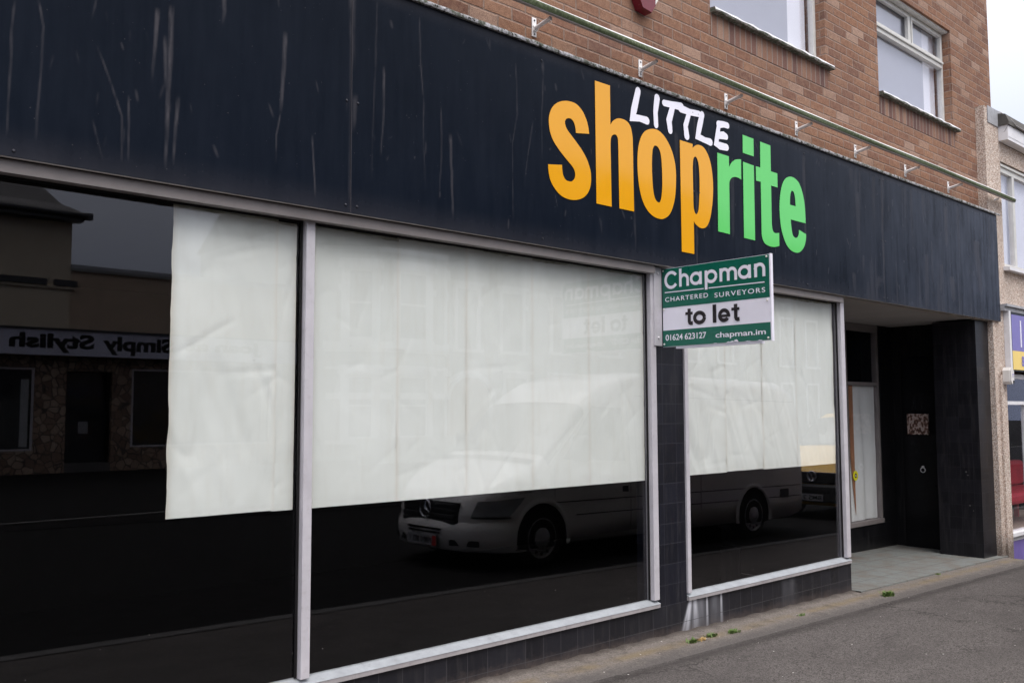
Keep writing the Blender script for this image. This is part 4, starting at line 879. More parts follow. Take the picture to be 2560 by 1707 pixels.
# ---- weeds at the foot of the wall
def weed(x, y, s, n, label, mat='leaf_green', seed=0):
    r = random.Random(seed); m = MB()
    for k in range(n):
        a = r.uniform(0, 2*math.pi); l = s*r.uniform(.5, 1.1); bx, by = x+r.gauss(0, s*.55), y+r.gauss(0, s*.28); z = pz(bx)+.002
        dx, dy = math.cos(a)*l*.6, math.sin(a)*l*.6; hh = l*r.uniform(.35, .9); wd = l*.11
        nx, ny = -math.sin(a)*wd, math.cos(a)*wd
        m.add([(bx-nx, by-ny, z), (bx+nx, by+ny, z), (bx+dx*.55+nx*1.1, by+dy*.55+ny*1.1, z+hh*.8), (bx+dx*.55-nx*1.1, by+dy*.55-ny*1.1, z+hh*.8), (bx+dx, by+dy, z+hh)], [(0, 1, 2, 3), (3, 2, 4)])
    return tag(m.build('weed', mat), label, 'weed', 'weeds along the foot of the shop wall')
weed(5.693, -.16, .042, 130, 'green weed tuft nearest the pillar, beside a dry orange tuft', seed=1)
weed(5.961, -.14, .040, 120, 'small green weed tuft second from the pillar', seed=2)
weed(6.20, -.17, .042, 120, 'flat straggling green weed third from the pillar', seed=3)
weed(7.195, -.18, .030, 70, 'sparse green weed tuft midway below the right-hand window', seed=4)
weed(8.657, -.24, .062, 190, 'largest green weed tuft, in front of the porch floor', seed=5)
weed(10.3, -.02, .03, 50, 'tiny green weed sprout on the porch threshold', seed=6)
weed(5.80, -.165, .035, 80, 'dry orange brown tuft between two green weeds', 'lichen', seed=7)

# ================================================================== NEIGHBOURING SHOP (right edge)
nb = thing('shop_building', (14, .3, -.2), 'pebbledashed shop with purple and yellow sign at the right edge', 'shop')
NY = .03
m = MB()
m.box(12.30, 12.60, NY, .4, -.6, 2.10); m.box(12.30, 12.665, NY, .4, 2.10, 5.15); m.box(12.42, 12.60, NY-.028, NY-.0005, -.6, 2.08)
m.box(12.665, 12.78, NY, .4, 2.99, 5.15); m.box(12.78, 15.6, NY, .4, 4.90, 5.15); m.box(12.78, 15.6, NY, .4, 2.99, 3.50); m.box(15.6, 21, NY, .4, 2.99, 5.15)
m.box(17.5, 21, NY, .4, -.6, 2.99); m.box(12.90, 21, .41, 8, 2.99, 5.15)
# rendered party-wall upstand climbing the brick corner
m.box(12.30, 12.93, NY+.0005, .139, 5.1505, 5.54)
m.build('wall', 'pebbledash', nb)
m = MB(); m.box(12.40, 12.93, NY-.010, NY-.001, 5.34, 5.56); m.build('lead_flashing', 'lead', nb)
m = MB(); m.box(12.76, 21, -.085, NY-.0005, 5.16, 5.20); m.box(12.76, 21, -.089, NY-.0005, 5.2005, 5.355); m.build('eaves_box', 'white_paint', nb)
m = MB(); m.prism([(-.11, 5.3555), (-.11, 5.40), (-.07, 5.50), (.4, 5.62), (.4, 5.3555)], 'x', 12.74, 21); m.build('roof_edge', 'dark_felt', nb)
m = MB(); m.box(12.55, 17.5, -.06, NY-.001, 2.955, 2.985); m.box(12.55, 17.5, -.03, NY-.001, 2.90, 2.9545); m.build('cornice', 'lead', nb)
m = MB(); x0, x1, z0, z1 = 12.782, 15.598, 3.502, 4.898; y = NY+.035
for a in ((x0, x0+.05, z0, z1), (x1-.05, x1, z0, z1), (x0+.05, x1-.05, z1-.12, z1), (x0+.05, x1-.05, z0, z0+.05), (13.28, 13.36, z0+.05, z1-.12)): m.box(a[0], a[1], y, y+.06, a[2], a[3])
m.box(x0+.05, x1-.05, y-.02, y-.001, z1-.05, z1-.02); w_ = m.build('window', 'window_white', nb)
g = MB(); g.box(x0+.05, x1-.05, y+.03, y+.036, z0+.05, z1-.12); g.build('pane', 'window_glass', w_)
g = MB(); g.box(x0+.05, x1-.05, y+.09, y+.1, z0, z1); g.build('blind', 'pale_blind', w_)
g = MB(); g.prism([(NY+.03, 3.50), (NY-.08, 3.48), (NY-.08, 3.44), (NY+.03, 3.44)], 'x', 12.74, 15.65); g.build('sill', 'white_paint', w_)
# sign box over the shop window
m = MB(); m.box(12.735, 17.4, -.03, NY+.2, 2.13, 2.90); sg = m.build('sign_panel', 'black_gloss', nb)
m = MB(); m.box(12.755, 17.38, -.034, -.0305, 2.395, 2.865); m.box(12.755, 17.38, -.034, -.0305, 2.15, 2.394, 1); m.build('sign_face', ['purple_sign', 'yellow_sign'], sg)
m = MB(); m.box(13.045, 13.085, -.037, -.0345, 2.45, 2.80); m.build('lettering', 'vinyl_white', sg); m = MB(); add_text(m, '8', 13.055, 13.14, 2.20, 2.335, lambda u, v, d: (u, -.0365+d, v), .03, mi=1); m.build('lettering', ['vinyl_white', 'purple_sign'], sg)
m = MB(); m.box(12.67, 12.733, -.035, NY+.1, 2.11, 2.91); m.build('sign_end_cover', 'white_paint', nb)
m = MB(); m.box(12.602, 17.5, NY+.02, NY+.1, -.035, .03); m.box(12.602, 17.5, NY-.03, NY+.11, .0305, .075); m.box(12.602, 12.64, NY+.03, NY+.09, .076, 2.10); m.box(12.64, 17.5, NY+.03, NY+.09, 2.04, 2.10); m.box(12.64, 17.5, NY+.025, NY+.09, 1.70, 1.745); m.box(13.4, 13.45, NY+.03, NY+.09, .076, 1.699)
w_ = m.build('shop_window', 'white_paint', nb)
for za, zb in ((.076, 1.70), (1.745, 2.04)):
    g = MB(); g.box(12.64, 17.5, NY+.055, NY+.061, za, zb); g.build('pane', 'window_glass', w_)
m = MB(); m.box(12.602, 17.5, NY+.03, NY+.2, -.6, -.0355); m.build('plinth', 'purple_paint', nb)
m = MB(); m.box(12.61, 17.5, 3.0, 3.1, -.3, 2.9); m.box(12.61, 17.5, .25, 3.0, -.3, -.1, 1); m.box(17.5, 17.6, .42, 3.0, -.3, 2.9); m.box(12.50, 12.6, .41, 3.0, -.3, 2.9); m.build('interior', ['interior_dark', 'wood_floor'], nb)
m = MB(); m.box(13.9, 16.4, .62, 1.3, .25, .42, 0, .05); m.box(13.9, 16.4, 1.12, 1.3, .43, .82, 0, .05)
for xx in (13.97, 16.33):
    for yy in (.68, 1.24): m.box(xx-.03, xx+.03, yy-.03, yy+.03, -.1, .25)
tag(m.build('bench', 'red_cloth'), 'red padded bench inside the purple shop window', 'bench')
m = MB()
m.prism([(12.475, 2.13), (12.50, 2.17), (12.56, 2.17), (12.60, 2.12), (12.60, 1.99), (12.57, 1.955), (12.50, 1.955), (12.475, 1.99)], 'y', -.075, NY-.0285)
m.prism([(12.485, 2.125), (12.505, 2.16), (12.555, 2.16), (12.59, 2.115), (12.59, 2.0), (12.565, 1.965), (12.505, 1.965), (12.485, 2.0)], 'y', -.095, -.0755)
m.box(12.52, 12.585, -.0965, -.0953, 2.075, 2.085, 1); m.box(12.515, 12.58, -.0965, -.0953, 2.05, 2.056, 1)
al = m.build('alarm_box', ['white_plastic', 'purple_sign']); tag(al, 'cream plastic alarm box on the pebbledash pier right of the porch', 'alarm box')
m = MB(); m.disc((12.56, -.096, 1.985), 'y', .022, .006, 14); m.build('lamp_cap', 'van_black', al)
m = MB(); m.tube([(12.865, .135, 5.64), (12.87, .02, 5.56), (12.885, -.10, 5.43), (12.97, -.118, 5.372), (13.6, -.12, 5.365), (16, -.12, 5.365)], .010, 6); m.tube([(12.765, .0, 5.255), (12.762, -.05, 5.27), (12.757, -.095, 5.345)], .004, 6)
tag(m.build('cable', 'cable_grey'), 'grey cable drooping from the brick corner over the white eaves', 'cable')

# ================================================================== ACROSS THE STREET (seen mirrored in the glass)
OY = -21.34; GZ = .03
def rect_window(parent, x0, x1, z0, z1, y, surround=.16, hood=True, trim='stucco_white', mid=True):
    m = MB(); a = .07
    m.box(x0-surround, x0, y, y+.07, z0-.08, z1+.001); m.box(x1, x1+surround, y, y+.07, z0-.08, z1+.001); m.box(x0-surround, x1+surround, y, y+.09, z1+.002, z1+surround)
    if hood: m.box(x0-surround-.10, x1+surround+.10, y, y+.18, z1+surround+.001, z1+surround+.12); m.box(x0-surround-.10, x0-.001, y, y+.12, z1-.62, z1-.42); m.box(x1+.001, x1+surround+.10, y, y+.12, z1-.62, z1-.42)
    m.box(x0-surround-.05, x1+surround+.05, y, y+.16, z0-.20, z0-.081)
    m.box(x0, x0+a, y-.12, y-.04, z0, z1); m.box(x1-a, x1, y-.12, y-.04, z0, z1); m.box(x0+a, x1-a, y-.12, y-.04, z1-a, z1); m.box(x0+a, x1-a, y-.12, y-.04, z0, z0+a)
    if mid: m.box(x0+a, x1-a, y-.12, y-.03, (z0+z1)/2-.03, (z0+z1)/2+.03)
    w_ = m.build('window', trim, parent)
    g = MB(); g.box(x0+a, x1-a, y-.10, y-.09, z0+a, z1-a); g.build('pane', 'window_dark', w_)
    return w_
# rendered house over a shop
h = thing('shop_building', (3, OY, GZ), 'cream rendered house with slate roof across the street, over the boutique sign', 'shop')
m = MB(); m.box(-9, 7.80, OY-8, OY, 3.83, 6.80); m.build('wall', 'cream_render', h)
m = MB()
rp = [(6.86, .42), (7.06, .10), (7.25, -.35), (7.75, -1.0), (8.4, -2.4), (9.0, -4.0)]     # z, y offset: bell-cast slates
sd_ = [8.08, 7.86, 7.62, 7.36, 6.5, 5.6]
n = len(rp); vs = []
for (z, dy), xe in zip(rp, sd_): vs += [(-9.4, OY+dy, z), (xe, OY+dy, z), (xe, OY-8-dy, z), (-9.4, OY-8-dy, z)]
fs = [(0, 1, 2, 3), (4*n-1, 4*n-2, 4*n-3, 4*n-4)]
for i in range(n-1):
    for k in range(4): fs.append((i*4+k, i*4+(k+1) % 4, i*4+4+(k+1) % 4, i*4+4+k))
m.add(vs, fs); m.build('roof', 'slate', h)
m = MB(); m.box(-9.3, 7.98, OY+.0005, OY+.40, 6.70, 6.855); m.tube([(-9.3, OY+.46, 6.88), (8.15, OY+.46, 6.86)], .07, 8); m.box(8.0, 8.17, OY+.30, OY+.5, 6.76, 6.93); m.build('gutter', 'trim_dark', h)
m = MB(); m.box(-9, 7.20, OY+.0005, OY+.10, 4.98, 5.14); m.box(7.38, 7.95, OY+.0005, OY+.10, 4.98, 5.14); m.box(-9, 7.9, OY+.0005, OY+.06, 4.90, 4.975, 1); m.build('string_course', ['trim_dark', 'cream_render'], h)
# low parapet building with the boutique
h2 = thing('shop_building', (11, OY, GZ), 'flat roofed tan boutique across the street with a lilac sign board', 'shop')
m = MB(); m.box(7.803, 15.1, OY-7, OY-.02, 3.83, 5.42); m.build('wall', 'tan_render', h2)
m = MB(); m.box(7.803, 15.1, OY-7, OY+.06, 5.421, 5.47); m.box(7.803, 15.1, OY-7, OY+.09, 5.471, 5.58, 1); m.build('parapet', ['grey_render', 'lead'], h2)
m = MB(); m.box(-9, 15.0, OY-.3, OY+.18, 3.13, 3.79); m.box(-9, 15.02, OY-.3, OY+.24, 3.791, 3.84, 1)
sgn = m.build('sign_panel', ['sign_lilac', 'trim_dark'], h2)
fnr = lambda u, v, d: (-u, OY+.182+d, v)
m = MB(); add_text(m, 'Joan at', -13.30, -10.92, 3.28, 3.70, fnr, .045, .004); m.build('lettering', 'black_matt', sgn); m = MB(); add_text(m, 'Simply', -10.56, -8.62, 3.18, 3.70, fnr, .045, .004); m.build('lettering', 'black_matt', sgn); m = MB(); add_text(m, 'Stylish', -8.40, -6.32, 3.19, 3.70, fnr, .045, .004); m.build('lettering', 'black_matt', sgn); m = MB(); add_text(m, 'f', -6.06, -5.92, 3.29, 3.58, fnr, .0, .004)
m.build('lettering', 'black_matt', sgn)
m = MB(); Y1 = OY-.25
for a in ((-9, 3.0, GZ, .66), (3.0, 3.9, GZ, 3.129), (-9, 3.0, 2.80, 3.129), (3.9, 7.06, GZ, .64), (3.9, 7.06, 2.80, 3.129), (7.06, 7.86, GZ, 3.129), (7.86, 9.06, 2.75, 3.129), (9.06, 9.58, GZ, 3.129), (9.58, 13.85, GZ, .66), (9.58, 13.85, 2.84, 3.129), (13.85, 15.1, GZ, 3.129)): m.box(a[0], a[1], Y1-.2, Y1, a[2], a[3])
m.build('wall', 'crazy_stone', h2)
for x0, x1, z0, z1 in ((-8.9, 3.0, .66, 2.80), (3.9, 7.06, .64, 2.80), (9.58, 13.85, .66, 2.84)):
    m = MB(); a = .05; y = Y1-.04
    m.box(x0, x0+a, y, y+.05, z0, z1); m.box(x1-a, x1, y, y+.05, z0, z1); m.box(x0+a, x1-a, y, y+.05, z0, z0+a); m.box(x0+a, x1-a, y, y+.05, z1-a, z1)
    w_ = m.build('shop_window', 'aluminium', h2); g = MB(); g.box(x0+a, x1-a, y-.03, y-.02, z0+a, z1-a); g.box(x1-a-.25, x1-a-.06, y-.019, y-.016, z0+.1, z1-.3, 1); g.build('pane', ['window_dark', 'curtain'], w_)
m = MB(); m.box(7.86, 9.06, Y1-.5, Y1-.45, .27, 2.75); m.box(7.86, 9.06, Y1-.7, Y1-.01, GZ, .26, 1); d_ = m.build('door', ['window_dark', 'kerb_stone'], h2)
m = MB(); m.box(8.32, 8.58, Y1-.449, Y1-.446, 1.05, 1.38); m.build('notice', 'plate_white', d_)
m = MB(); m.box(-9, 15.1, OY-7.5, OY-7.01, GZ, 5.4); m.build('rear_wall', 'tan_render', h2)

# Victorian house with a two-storey bay
v = thing('terraced_house', (20, OY, GZ), 'pale stuccoed Victorian house with gabled bay window across the street', 'house')
VY = OY-.5
m = MB(); m.box(15.12, 25.6, VY-8, VY, GZ, 7.9); m.build('wall', 'grey_render', v)
m = MB(); m.prism([(VY+.4, 7.8), (VY-4, 10.6), (VY-8.4, 7.8)], 'x', 15.1, 25.65); m.build('roof', 'slate', v)
bay = [(16.0, VY), (17.75, OY+.45), (20.15, OY+.45), (20.95, VY)]
m = MB(); m.prism(bay, 'z', GZ, 7.15); m.build('bay', 'grey_render', v)
m = MB(); m.prism([(15.6, 7.151), (18.7, 8.5), (21.3, 7.151)], 'y', VY-2, OY+.55); m.build('gable', 'slate', v)
m = MB()
off = lambda k: [(16.0-k, VY), (17.75-k*.4, OY+.45+k), (20.15+k*.4, OY+.45+k), (20.95+k, VY)]
for z0, z1, k in ((3.62, 3.72, .10), (3.725, 3.95, .18), (3.03, 3.12, .10), (7.0, 7.15, .15), (2.04, 2.26, .06), (.55, .7, .08)): mm = MB(); mm.prism(off(k), 'z', z0, z1); mm.build('bay_moulding', 'stucco_white', v)
def bay_window(a, b, t0, t1, z0, z1, hood):
    """sash window on the bay face from plan point a to b, between fractions t0..t1"""
    A, B = Vector(a), Vector(b); d = (B-A); L_ = d.length; d.normalize(); nn = Vector((-d.y, d.x)); 
    if nn.y < 0: nn = -nn
    def bx(m, u0, u1, n0, n1, za, zb, mi=0):
        q = [A+d*u0+nn*n0, A+d*u1+nn*n0, A+d*u1+nn*n1, A+d*u0+nn*n1]; m.prism([(p.x, p.y) for p in q], 'z', za, zb, mi)
    u0, u1 = t0*L_, t1*L_; s = .22; m = MB()
    bx(m, u0-s, u0, .001, .08, z0-.1, z1); bx(m, u1, u1+s, .001, .08, z0-.1, z1); bx(m, u0-s-.1, u1+s+.1, .001, .20, z1+.001, z1+.20); bx(m, u0-s-.05, u1+s+.05, .001, .1, z1+.201, z1+.33)
    bx(m, u0-s-.1, u0-.001, .081, .14, z1-.78, z1-.56); bx(m, u1+.001, u1+s+.1, .081, .14, z1-.78, z1-.56); bx(m, u0-s, u1+s, .001, .15, z0-.22, z0-.101)
    bx(m, u0, u0+.06, .001, .05, z0-.1, z1); bx(m, u1-.06, u1, .001, .05, z0-.1, z1); bx(m, u0+.061, u1-.061, .001, .05, (z0+z1)/2-.04, (z0+z1)/2+.04); bx(m, u0+.061, u1-.061, .001, .05, z0-.1, z0); bx(m, u0+.061, u1-.061, .001, .05, z1-.09, z1)
    w_ = m.build('window', 'stucco_white', v); g = MB(); bx(g, u0+.061, u1-.061, .001, .02, z0+.001, (z0+z1)/2-.041); bx(g, u0+.061, u1-.061, .001, .02, (z0+z1)/2+.041, z1-.091); g.build('pane', 'curtain', w_)
for z0, z1 in ((4.12, 6.42), (.80, 2.85)):
    bay_window(bay[0], bay[1], .33, .76, z0, z1, True); bay_window(bay[1], bay[2], .18, .68, z0, z1, True); bay_window(bay[2], bay[3], .25, .75, z0, z1, True)
for x0, x1 in ((21.5, 22.45), (23.75, 24.8)): rect_window(v, x0, x1, 4.02, 6.2, VY)
rect_window(v, 23.9, 25.0, .8, 2.9, VY)
m = MB(); n = 14
for r0, r1, yy in ((1.0, 1.16, .16), (1.165, 1.30, .08)):
    for i in range(n):
        a0, a1 = math.pi*i/n, math.pi*(i+1)/n; m.prism([(22.08+r*math.cos(a), 2.05+.85*r*math.sin(a)) for r, a in ((r0, a0), (r1, a0), (r1, a1), (r0, a1))], 'y', VY+.001, VY+yy)
m.box(20.98, 21.08, VY+.001, VY+.1, GZ, 2.045); m.box(23.08, 23.18, VY+.001, VY+.1, GZ, 2.045); m.build('arch', 'stucco_white', v)
m = MB(); m.prism([(22.08+1.0*math.cos(a), 2.05+.85*math.sin(a)) for a in np.linspace(0, math.pi, 15)], 'y', VY+.001, VY+.02); m.box(21.082, 23.078, VY+.001, VY+.02, GZ, 2.049); m.build('door', 'tan_render', v)
m = MB(); m.tube([(21.0, VY+.1, 7.6), (21.0, VY+.1, GZ)], .06, 8); m.build('downpipe', 'tan_render', v)
# terraces further along
v2 = thing('terraced_house', (33, OY, GZ), 'pale terrace of plain sash windows across the street, right of the bay window house', 'house')
m = MB(); m.box(25.62, 41.0, VY-8, VY-.1, GZ, 9.6); m.prism([(27.2, 9.601), (32.8, 9.601), (30.0, 11.2)], 'y', VY-3, VY-.1); m.build('wall', 'grey_render', v2); m = MB(); m.prism([(VY+.3, 9.5), (VY-3.4, 13.4), (VY-8.4, 9.5)], 'x', 25.6, 41.0); m.prism([(26.9, 9.75), (30.0, 11.5), (33.1, 9.75), (33.1, 9.95), (30.0, 12.1), (26.9, 9.95)], 'y', VY-3, VY+.25); m.build('roof', 'slate', v2)
v3 = thing('terraced_house', (47, OY, GZ), 'pale terrace of small sash windows farthest along the opposite side', 'house')
m = MB(); m.box(41.02, 62.0, VY-8, VY, GZ, 8.8); m.build('wall', 'grey_render', v3); m = MB(); m.prism([(VY+.3, 8.7), (VY-3.4, 11.8), (VY-8.4, 8.7)], 'x', 41.02, 62.0); m.build('roof', 'slate', v3)
for x in (26.6, 29.5, 32.4, 35.3, 38.2):
    for z0, z1 in ((4.1, 6.3), (.9, 2.9)): rect_window(v2, x, x+1.15, z0, z1, VY-.1)
for x in (43.75, 46.35, 49.5, 52.5, 55.5):
    for z0, z1 in ((4.1, 6.5), (.9, 3.0)): rect_window(v3, x, x+1.1, z0, z1, VY, .12, False)
m = MB(); m.box(15.4, 20.8, OY+2.2, OY+2.45, GZ, .75); m.box(15.38, 20.82, OY+2.17, OY+2.48, .751, .82, 0)
tag(m.build('garden_wall', 'grey_render'), 'low rendered garden wall in front of the bay window house', 'wall')

# ================================================================== VEHICLES PARKED AT THE KERB BEHIND THE VIEWER'S RIGHT
class Loft:
    """body shell: stations (l, z bottom, z top, half width); tumblehome starts at zs"""
    def __init__(s, st, zs, zr, tumble, rad): s.st = np.array(st); s.zs, s.zr, s.tb, s.rad = zs, zr, tumble, rad
    def at(s, l): return [float(np.interp(l, s.st[:, 0], s.st[:, k])) for k in (1, 2, 3)]
    def w(s, l, z):
        zb, zt, hw = s.at(l); return hw*(1-s.tb*min(1, max(0, (z-s.zs)/(s.zr-s.zs)))**1.25)*(1-.05*max(0, (.45-z))/.45)
    def sec(s, l):
        zb, zt, hw = s.at(l); r = min(s.rad, (zt-zb)*.4); out = []
        for z in np.linspace(zb, zt-r, 8): out.append((s.w(l, z), z))
        wt = s.w(l, zt-r)
        for t in np.linspace(0, math.pi/2, 7)[1:]: out.append((wt-r+r*math.cos(t), zt-r+r*math.sin(t)))
        wi = wt-r
        for k in (.66, .33): out.append((wi*k, zt+.035*(1-k*k)*min(1, wi)))
        full = out+[(0, zt+.035*min(1, wi))]+[(-a, b) for a, b in out[::-1]]
        return full
    def body(s, mb, n=70):
        ls = np.unique(np.concatenate([np.linspace(s.st[0, 0], s.st[-1, 0], n), s.st[:, 0]])); S = [s.sec(l) for l in ls]; k = len(S[0])
        mb.add([(l, y, z) for l, q in zip(ls, S) for y, z in q], [(i*k+j, i*k+j+1, (i+1)*k+j+1, (i+1)*k+j) for i in range(len(ls)-1) for j in range(k-1)]+[(i*k+k-1, i*k, (i+1)*k, (i+1)*k+k-1) for i in range(len(ls)-1)], 0, True)
        mb.add([(ls[0], y, z) for y, z in S[0]], [tuple(range(k))]); mb.add([(ls[-1], y, z) for y, z in S[-1]], [tuple(range(k))[::-1]])
    def side(s, mb, poly, sgn, off=.006, mi=0, n=9):
        """patch lying on the flank: poly = [(l, z) bottom front, bottom rear, top rear, top front]"""
        a, b, c, d = [Vector(p) for p in poly]
        def fn(u, v):
            p = (a*(1-u)+b*u)*(1-v)+(d*(1-u)+c*u)*v; return (p.x, sgn*(s.w(p.x, p.y)+off), p.y)
        mb.grid(fn, np.linspace(0, 1, n), np.linspace(0, 1, n), mi, True)
    def top(s, mb, l0, l1, k0, k1, off=.006, mi=0, n=14):
        """patch on the upper skin (bonnet, windscreen): k = fraction of the section index from one cant rail to the other"""
        def fn(u, v):
            l = l0+(l1-l0)*u; q = np.array(s.sec(l)); t = np.linspace(0, 1, len(q)); f = k0+(k1-k0)*v; dz = (s.at(l+.02)[1]-s.at(l-.02)[1])/.04; nn = math.hypot(1, dz)
            return (l-off*dz/nn, float(np.interp(f, t, q[:, 0])), float(np.interp(f, t, q[:, 1]))+off/nn)
        mb.grid(fn, np.linspace(0, 1, n), np.linspace(0, 1, n), mi, True)
def wheel(parent, l, y, r, sgn, z=0):
    m = MB(); wd = .2
    m.tube([(l, y-sgn*wd, r), (l, y-sgn*.03, r), (l, y-sgn*.005, r), (l, y, r)], [r*.98, r, r*.96, r*.70], 36)
    t = m.build('tyre', 'tyre', None); t.parent = parent; wh = t; t.name = 'wheel'
    m = MB(); rr = r*.66
    m.disc((l, y-sgn*.006, r), 'y', rr, .016, 32); m.ring((l, y+sgn*.004, r), 'y', rr, .012, 32, 6)
    m.tube([(l, y, r), (l, y+sgn*.03, r), (l, y+sgn*.035, r)], [rr*.62, rr*.45, rr*.2], 24)
    for k in range(12): a = 2*math.pi*k/12; m.disc((l+rr*.8*math.cos(a), y+sgn*.004, r+rr*.8*math.sin(a)), 'y', rr*.10, .006, 10, 1)
    o = m.build('rim', ['alloy', 'van_black'], None); o.parent = wh
def local(o, p): o.parent = p; return o
def num_plate(p, x, yc, zc, text, red=False):
    m = MB(); m.box(x-.006, x, yc-.27, yc+.27, zc-.057, zc+.057)
    if red: m.box(x-.0075, x-.0062, yc+.195, yc+.268, zc-.055, zc+.055, 1)
    add_text(m, text, -.245 if not red else -.175, .245, -.036, .036, lambda u, v, d: (x-.0085+d, yc-u, zc+v), .02, .001, 1.05, 2)
    o = m.build('number_plate', ['plate_white', 'plate_red', 'black_matt'], None); o.parent = p; return o

van = thing('parked_van', (6.60, -3.955, pz(6.60)-.035), 'large silver beige panel van parked at the kerb, mirrored in the wide shop window', 'van')
van.rotation_euler = (0, SL, 0)
V = Loft([(0, .40, .66, .52), (.05, .32, .76, .66), (.14, .27, .86, .78), (.30, .25, .97, .885), (.50, .25, 1.07, .94), (.72, .25, 1.16, .962), (.95, .25, 1.25, .967), (1.66, .25, 1.90, .967), (1.85, .25, 2.05, .967), (2.1, .25, 2.18, .967), (2.5, .25, 2.28, .967), (3.0, .25, 2.32, .967), (6.15, .25, 2.30, .967), (6.46, .3, 2.2, .955), (6.59, .35, 2.0, .94), (6.64, .45, 1.8, .9)], .85, 2.3, .13, .17)
m = MB(); V.body(m, 90); local(m.build('body', 'van_paint'), van)
m = MB(); V.top(m, .97, 1.64, .22, .78, .007); local(m.build('windscreen', 'window_dark'), van)
m = MB(); V.top(m, .74, .86, .36, .60, .006, 0, 6); local(m.build('scuttle_vent', 'van_black'), van)
for s in (1, -1):
    m = MB(); V.side(m, [(1.22, 1.22), (2.34, 1.18), (2.34, 1.84), (1.78, 1.86)], s); local(m.build('side_window', 'window_dark'), van)
    m = MB(); V.side(m, [(.045, .60), (.40, .60), (.60, .81), (.09, .765)], s, .012, 0, 8); hl = local(m.build('headlight', 'lamp_glass'), van)
    m = MB(); V.side(m, [(.05, .575), (.42, .575), (.41, .598), (.045, .598)], s, .014, 0, 6); local(m.build('trim_strip', 'van_black'), van)
    m = MB(); V.side(m, [(.80, .88), (.93, .89), (.93, .93), (.80, .92)], s, .009, 0, 4); local(m.build('side_repeater', 'orange_lens'), van)
    m = MB()
    for k in range(3): V.side(m, [(.50+.01*k, .845+.026*k), (.70+.01*k, .86+.026*k), (.70+.01*k, .868+.026*k), (.50+.01*k, .853+.026*k)], s, .007, 0, 3)
    for (a, b, z) in ((1.05, 6.52, .72), (1.42, 6.52, .56)): V.side(m, [(a, z), (b, z), (b, z+.012), (a, z+.012)], s, .005, 0, 40)
    for (l, za, zb) in ((1.06, .78, 1.2), (2.42, .35, 1.95), (2.56, .35, 1.95), (3.9, .45, 1.95)): V.side(m, [(l, za), (l+.010, za), (l+.010, zb), (l, zb)], s, .0045, 0, 10)
    V.side(m, [(2.6, 2.0), (6.5, 2.0), (6.5, 2.012), (2.6, 2.012)], s, .004, 0, 30)
    V.side(m, [(2.26, .80), (2.38, .80), (2.38, .87), (2.26, .87)], s, .008, 0, 3); V.side(m, [(5.9, .55), (6.15, .55), (6.15, .68), (5.9, .68)], s, .004, 0, 3)
    local(m.build('side_trim', 'van_black'), van)
    for l in (.86, 5.18):
        m = MB(); yy = s*(V.w(l, .45)+.004)
        n = 20; m.prism([(l+.41*math.cos(a), .33+.41*math.sin(a)) for a in np.linspace(-.25, math.pi+.25, n)], 'y', yy-s*.2, yy+s*.003); local(m.build('wheel_arch', 'black_matt'), van)
        m = MB(); vs = []
        for a in np.linspace(-.2, math.pi+.2, n):
            for rr_, o_ in ((.40, .004), (.42, .03), (.46, .006)): vs.append((l+rr_*math.cos(a), yy+s*o_, .33+rr_*math.sin(a)))
        m.add(vs, [(i*3+k, i*3+k+1, i*3+k+4, i*3+k+3) for i in range(n-1) for k in range(2)], 0, True); local(m.build('arch_lip', 'van_paint'), van)
        wheel(van, l, yy-s*.01, .335, s)
    m = MB(); m.box(1.32, 1.44, s*.99 if s > 0 else -1.20, 1.20 if s > 0 else -.99, 1.20, 1.50, 0, .03); m.box(1.33, 1.38, min(s*.93, s*1.06), max(s*.93, s*1.06), 1.24, 1.29); local(m.build('wing_mirror', 'van_black'), van)
# grille, badge, bumper, plate
m = MB(); 
for z in (.50, .56, .62, .68): m.box(-.055+(.02 if z > .6 else 0), .06, -.48, .48, z, z+.045, 0, .008)
m.box(-.02, .10, -.50, .50, .47, .74); gr = local(m.build('grille', 'van_black'), van)
m = MB(); m.ring((-.085, .0, .655), 'x', .098, .011, 36, 8)
for k in range(3):
    a = math.pi/2+2*math.pi*k/3; c, s_ = math.cos(a), math.sin(a); m.add([(-.085, .098*c, .655+.098*s_), (-.085, -.016*s_, .655+.016*c), (-.098, 0, .655), (-.085, .016*s_, .655-.016*c)], [(0, 1, 2), (0, 2, 3)])
m.tube([(-.04, 0, .655), (-.083, 0, .655)], .02, 10); local(m.build('badge', 'chrome'), gr)
m = MB(); pl_ = [(.62, .962), (.42, .955), (.24, .90), (.09, .78), (-.02, .60), (-.085, .34), (-.11, 0)]
pts = pl_+[(a, -b) for a, b in pl_[::-1][1:]]; prof = [(.20, -.10), (.235, -.02), (.42, .0), (.50, -.012), (.535, -.05)]
vs = []
for (a, b) in pts:
    for z, o_ in prof: vs.append((a-o_*(a < .6), b*(1+.0*o_), z))
n = len(prof); m.add(vs, [(i*n+k, i*n+k+1, (i+1)*n+k+1, (i+1)*n+k) for i in range(len(pts)-1) for k in range(n-1)], 0, True)
bp = local(m.build('bumper', 'van_paint'), van)
m = MB(); m.box(-.115, -.03, -.30, .30, .43, .45); m.box(-.115, -.03, -.28, .28, .39, .41)
for s in (1, -1): m.prism([(-.065, s*.42), (.065, s*.765), (.10, s*.76), (.0, s*.42)], 'z', .27, .335)
local(m.build('air_slot', 'black_matt'), bp)
num_plate(van, -.125, 0, .31, 'HMN 383 Y', True)
m = MB(); m.box(.3, 6.45, -.85, .85, .22, .30); local(m.build('underbody', 'black_matt'), van)

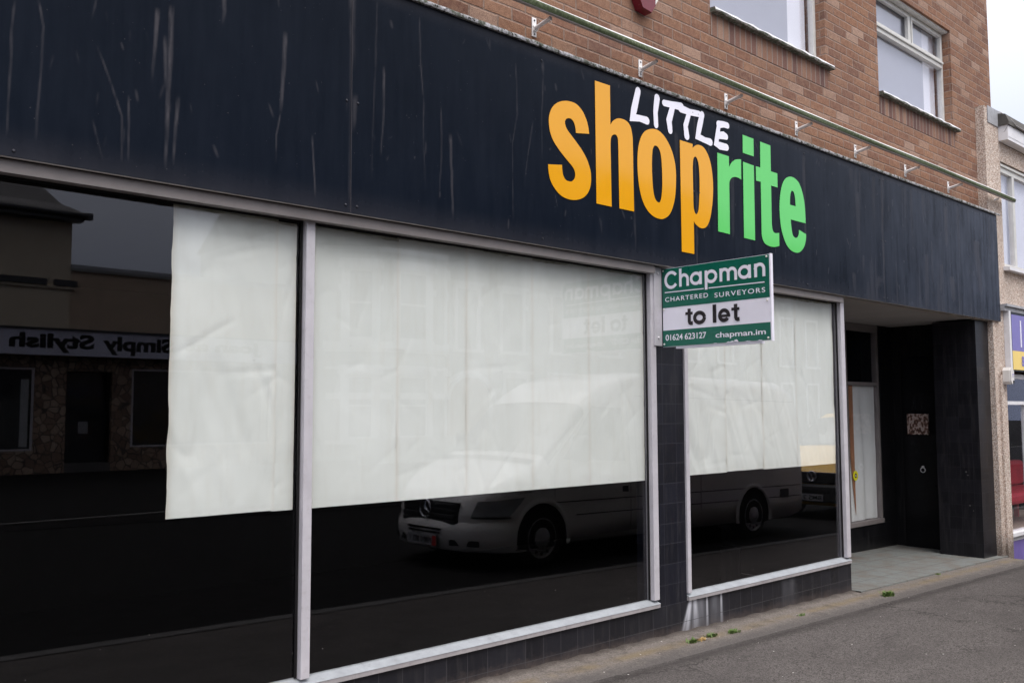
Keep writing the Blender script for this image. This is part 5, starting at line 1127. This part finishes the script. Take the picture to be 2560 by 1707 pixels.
vw = thing('parked_van', (15.05, -3.98, pz(15.05)-.035), 'yellow van with black grille parked behind the silver van, mirrored beside the porch', 'van')
vw.rotation_euler = (0, SL, 0)
U = Loft([(0, .35, .76, .62), (.06, .25, .845, .78), (.25, .22, .96, .85), (.85, .22, 1.18, .88), (1.0, .22, 1.26, .88), (1.65, .22, 1.76, .88), (2.0, .22, 1.88, .88), (4.2, .22, 1.9, .88), (4.5, .3, 1.75, .86), (4.55, .4, 1.5, .82)], .8, 1.9, .12, .14)
m = MB(); U.body(m, 60); local(m.build('body', 'yellow_paint'), vw)
m = MB(); U.top(m, .98, 1.72, .22, .78, .007); local(m.build('windscreen', 'window_dark'), vw)
for s in (1, -1):
    m = MB(); U.side(m, [(1.25, 1.15), (2.2, 1.12), (2.2, 1.6), (1.75, 1.6)], s); local(m.build('side_window', 'window_dark'), vw)
    m = MB(); U.side(m, [(.03, .66), (.28, .66), (.33, .80), (.06, .79)], s, .012, 0, 5); local(m.build('headlight', 'lamp_glass'), vw)
    for l in (.85, 3.6):
        yy = s*(U.w(l, .4)+.004); m = MB(); m.prism([(l+.36*math.cos(a), .30+.36*math.sin(a)) for a in np.linspace(-.25, math.pi+.25, 18)], 'y', yy-s*.2, yy+s*.003); local(m.build('wheel_arch', 'black_matt'), vw); wheel(vw, l, yy-s*.01, .30, s)
m = MB(); m.box(-.05, .05, -.60, .60, .62, .82, 0, .01)
for z in (.65, .71, .77): m.box(-.062, -.049, -.58, .58, z, z+.02)
gr = local(m.build('grille', 'van_black'), vw)
m = MB(); Rb = .085; m.ring((-.075, .12, .75), 'x', Rb, .009, 32, 8)
for P_ in ([(-.045, .070), (0, .005), (.045, .070)], [(-.075, .035), (-.032, -.070), (0, -.012), (.032, -.070), (.075, .035)]):
    for (a, b), (c, d) in zip(P_[:-1], P_[1:]): m.tube([(-.076, .12-a, .75+b), (-.076, .12-c, .75+d)], .008, 6)
m.disc((-.066, .12, .75), 'x', Rb*.95, .006, 24, 1)
local(m.build('badge', ['chrome', 'van_black']), gr)
m = MB(); m.box(-.14, .12, -.84, .84, .30, .61, 0, .04); m.box(-.145, -.139, -.5, .5, .46, .52, 1); local(m.build('bumper', ['van_black', 'black_matt']), vw)
num_plate(vw, -.15, .10, .385, 'BMS 2 C')
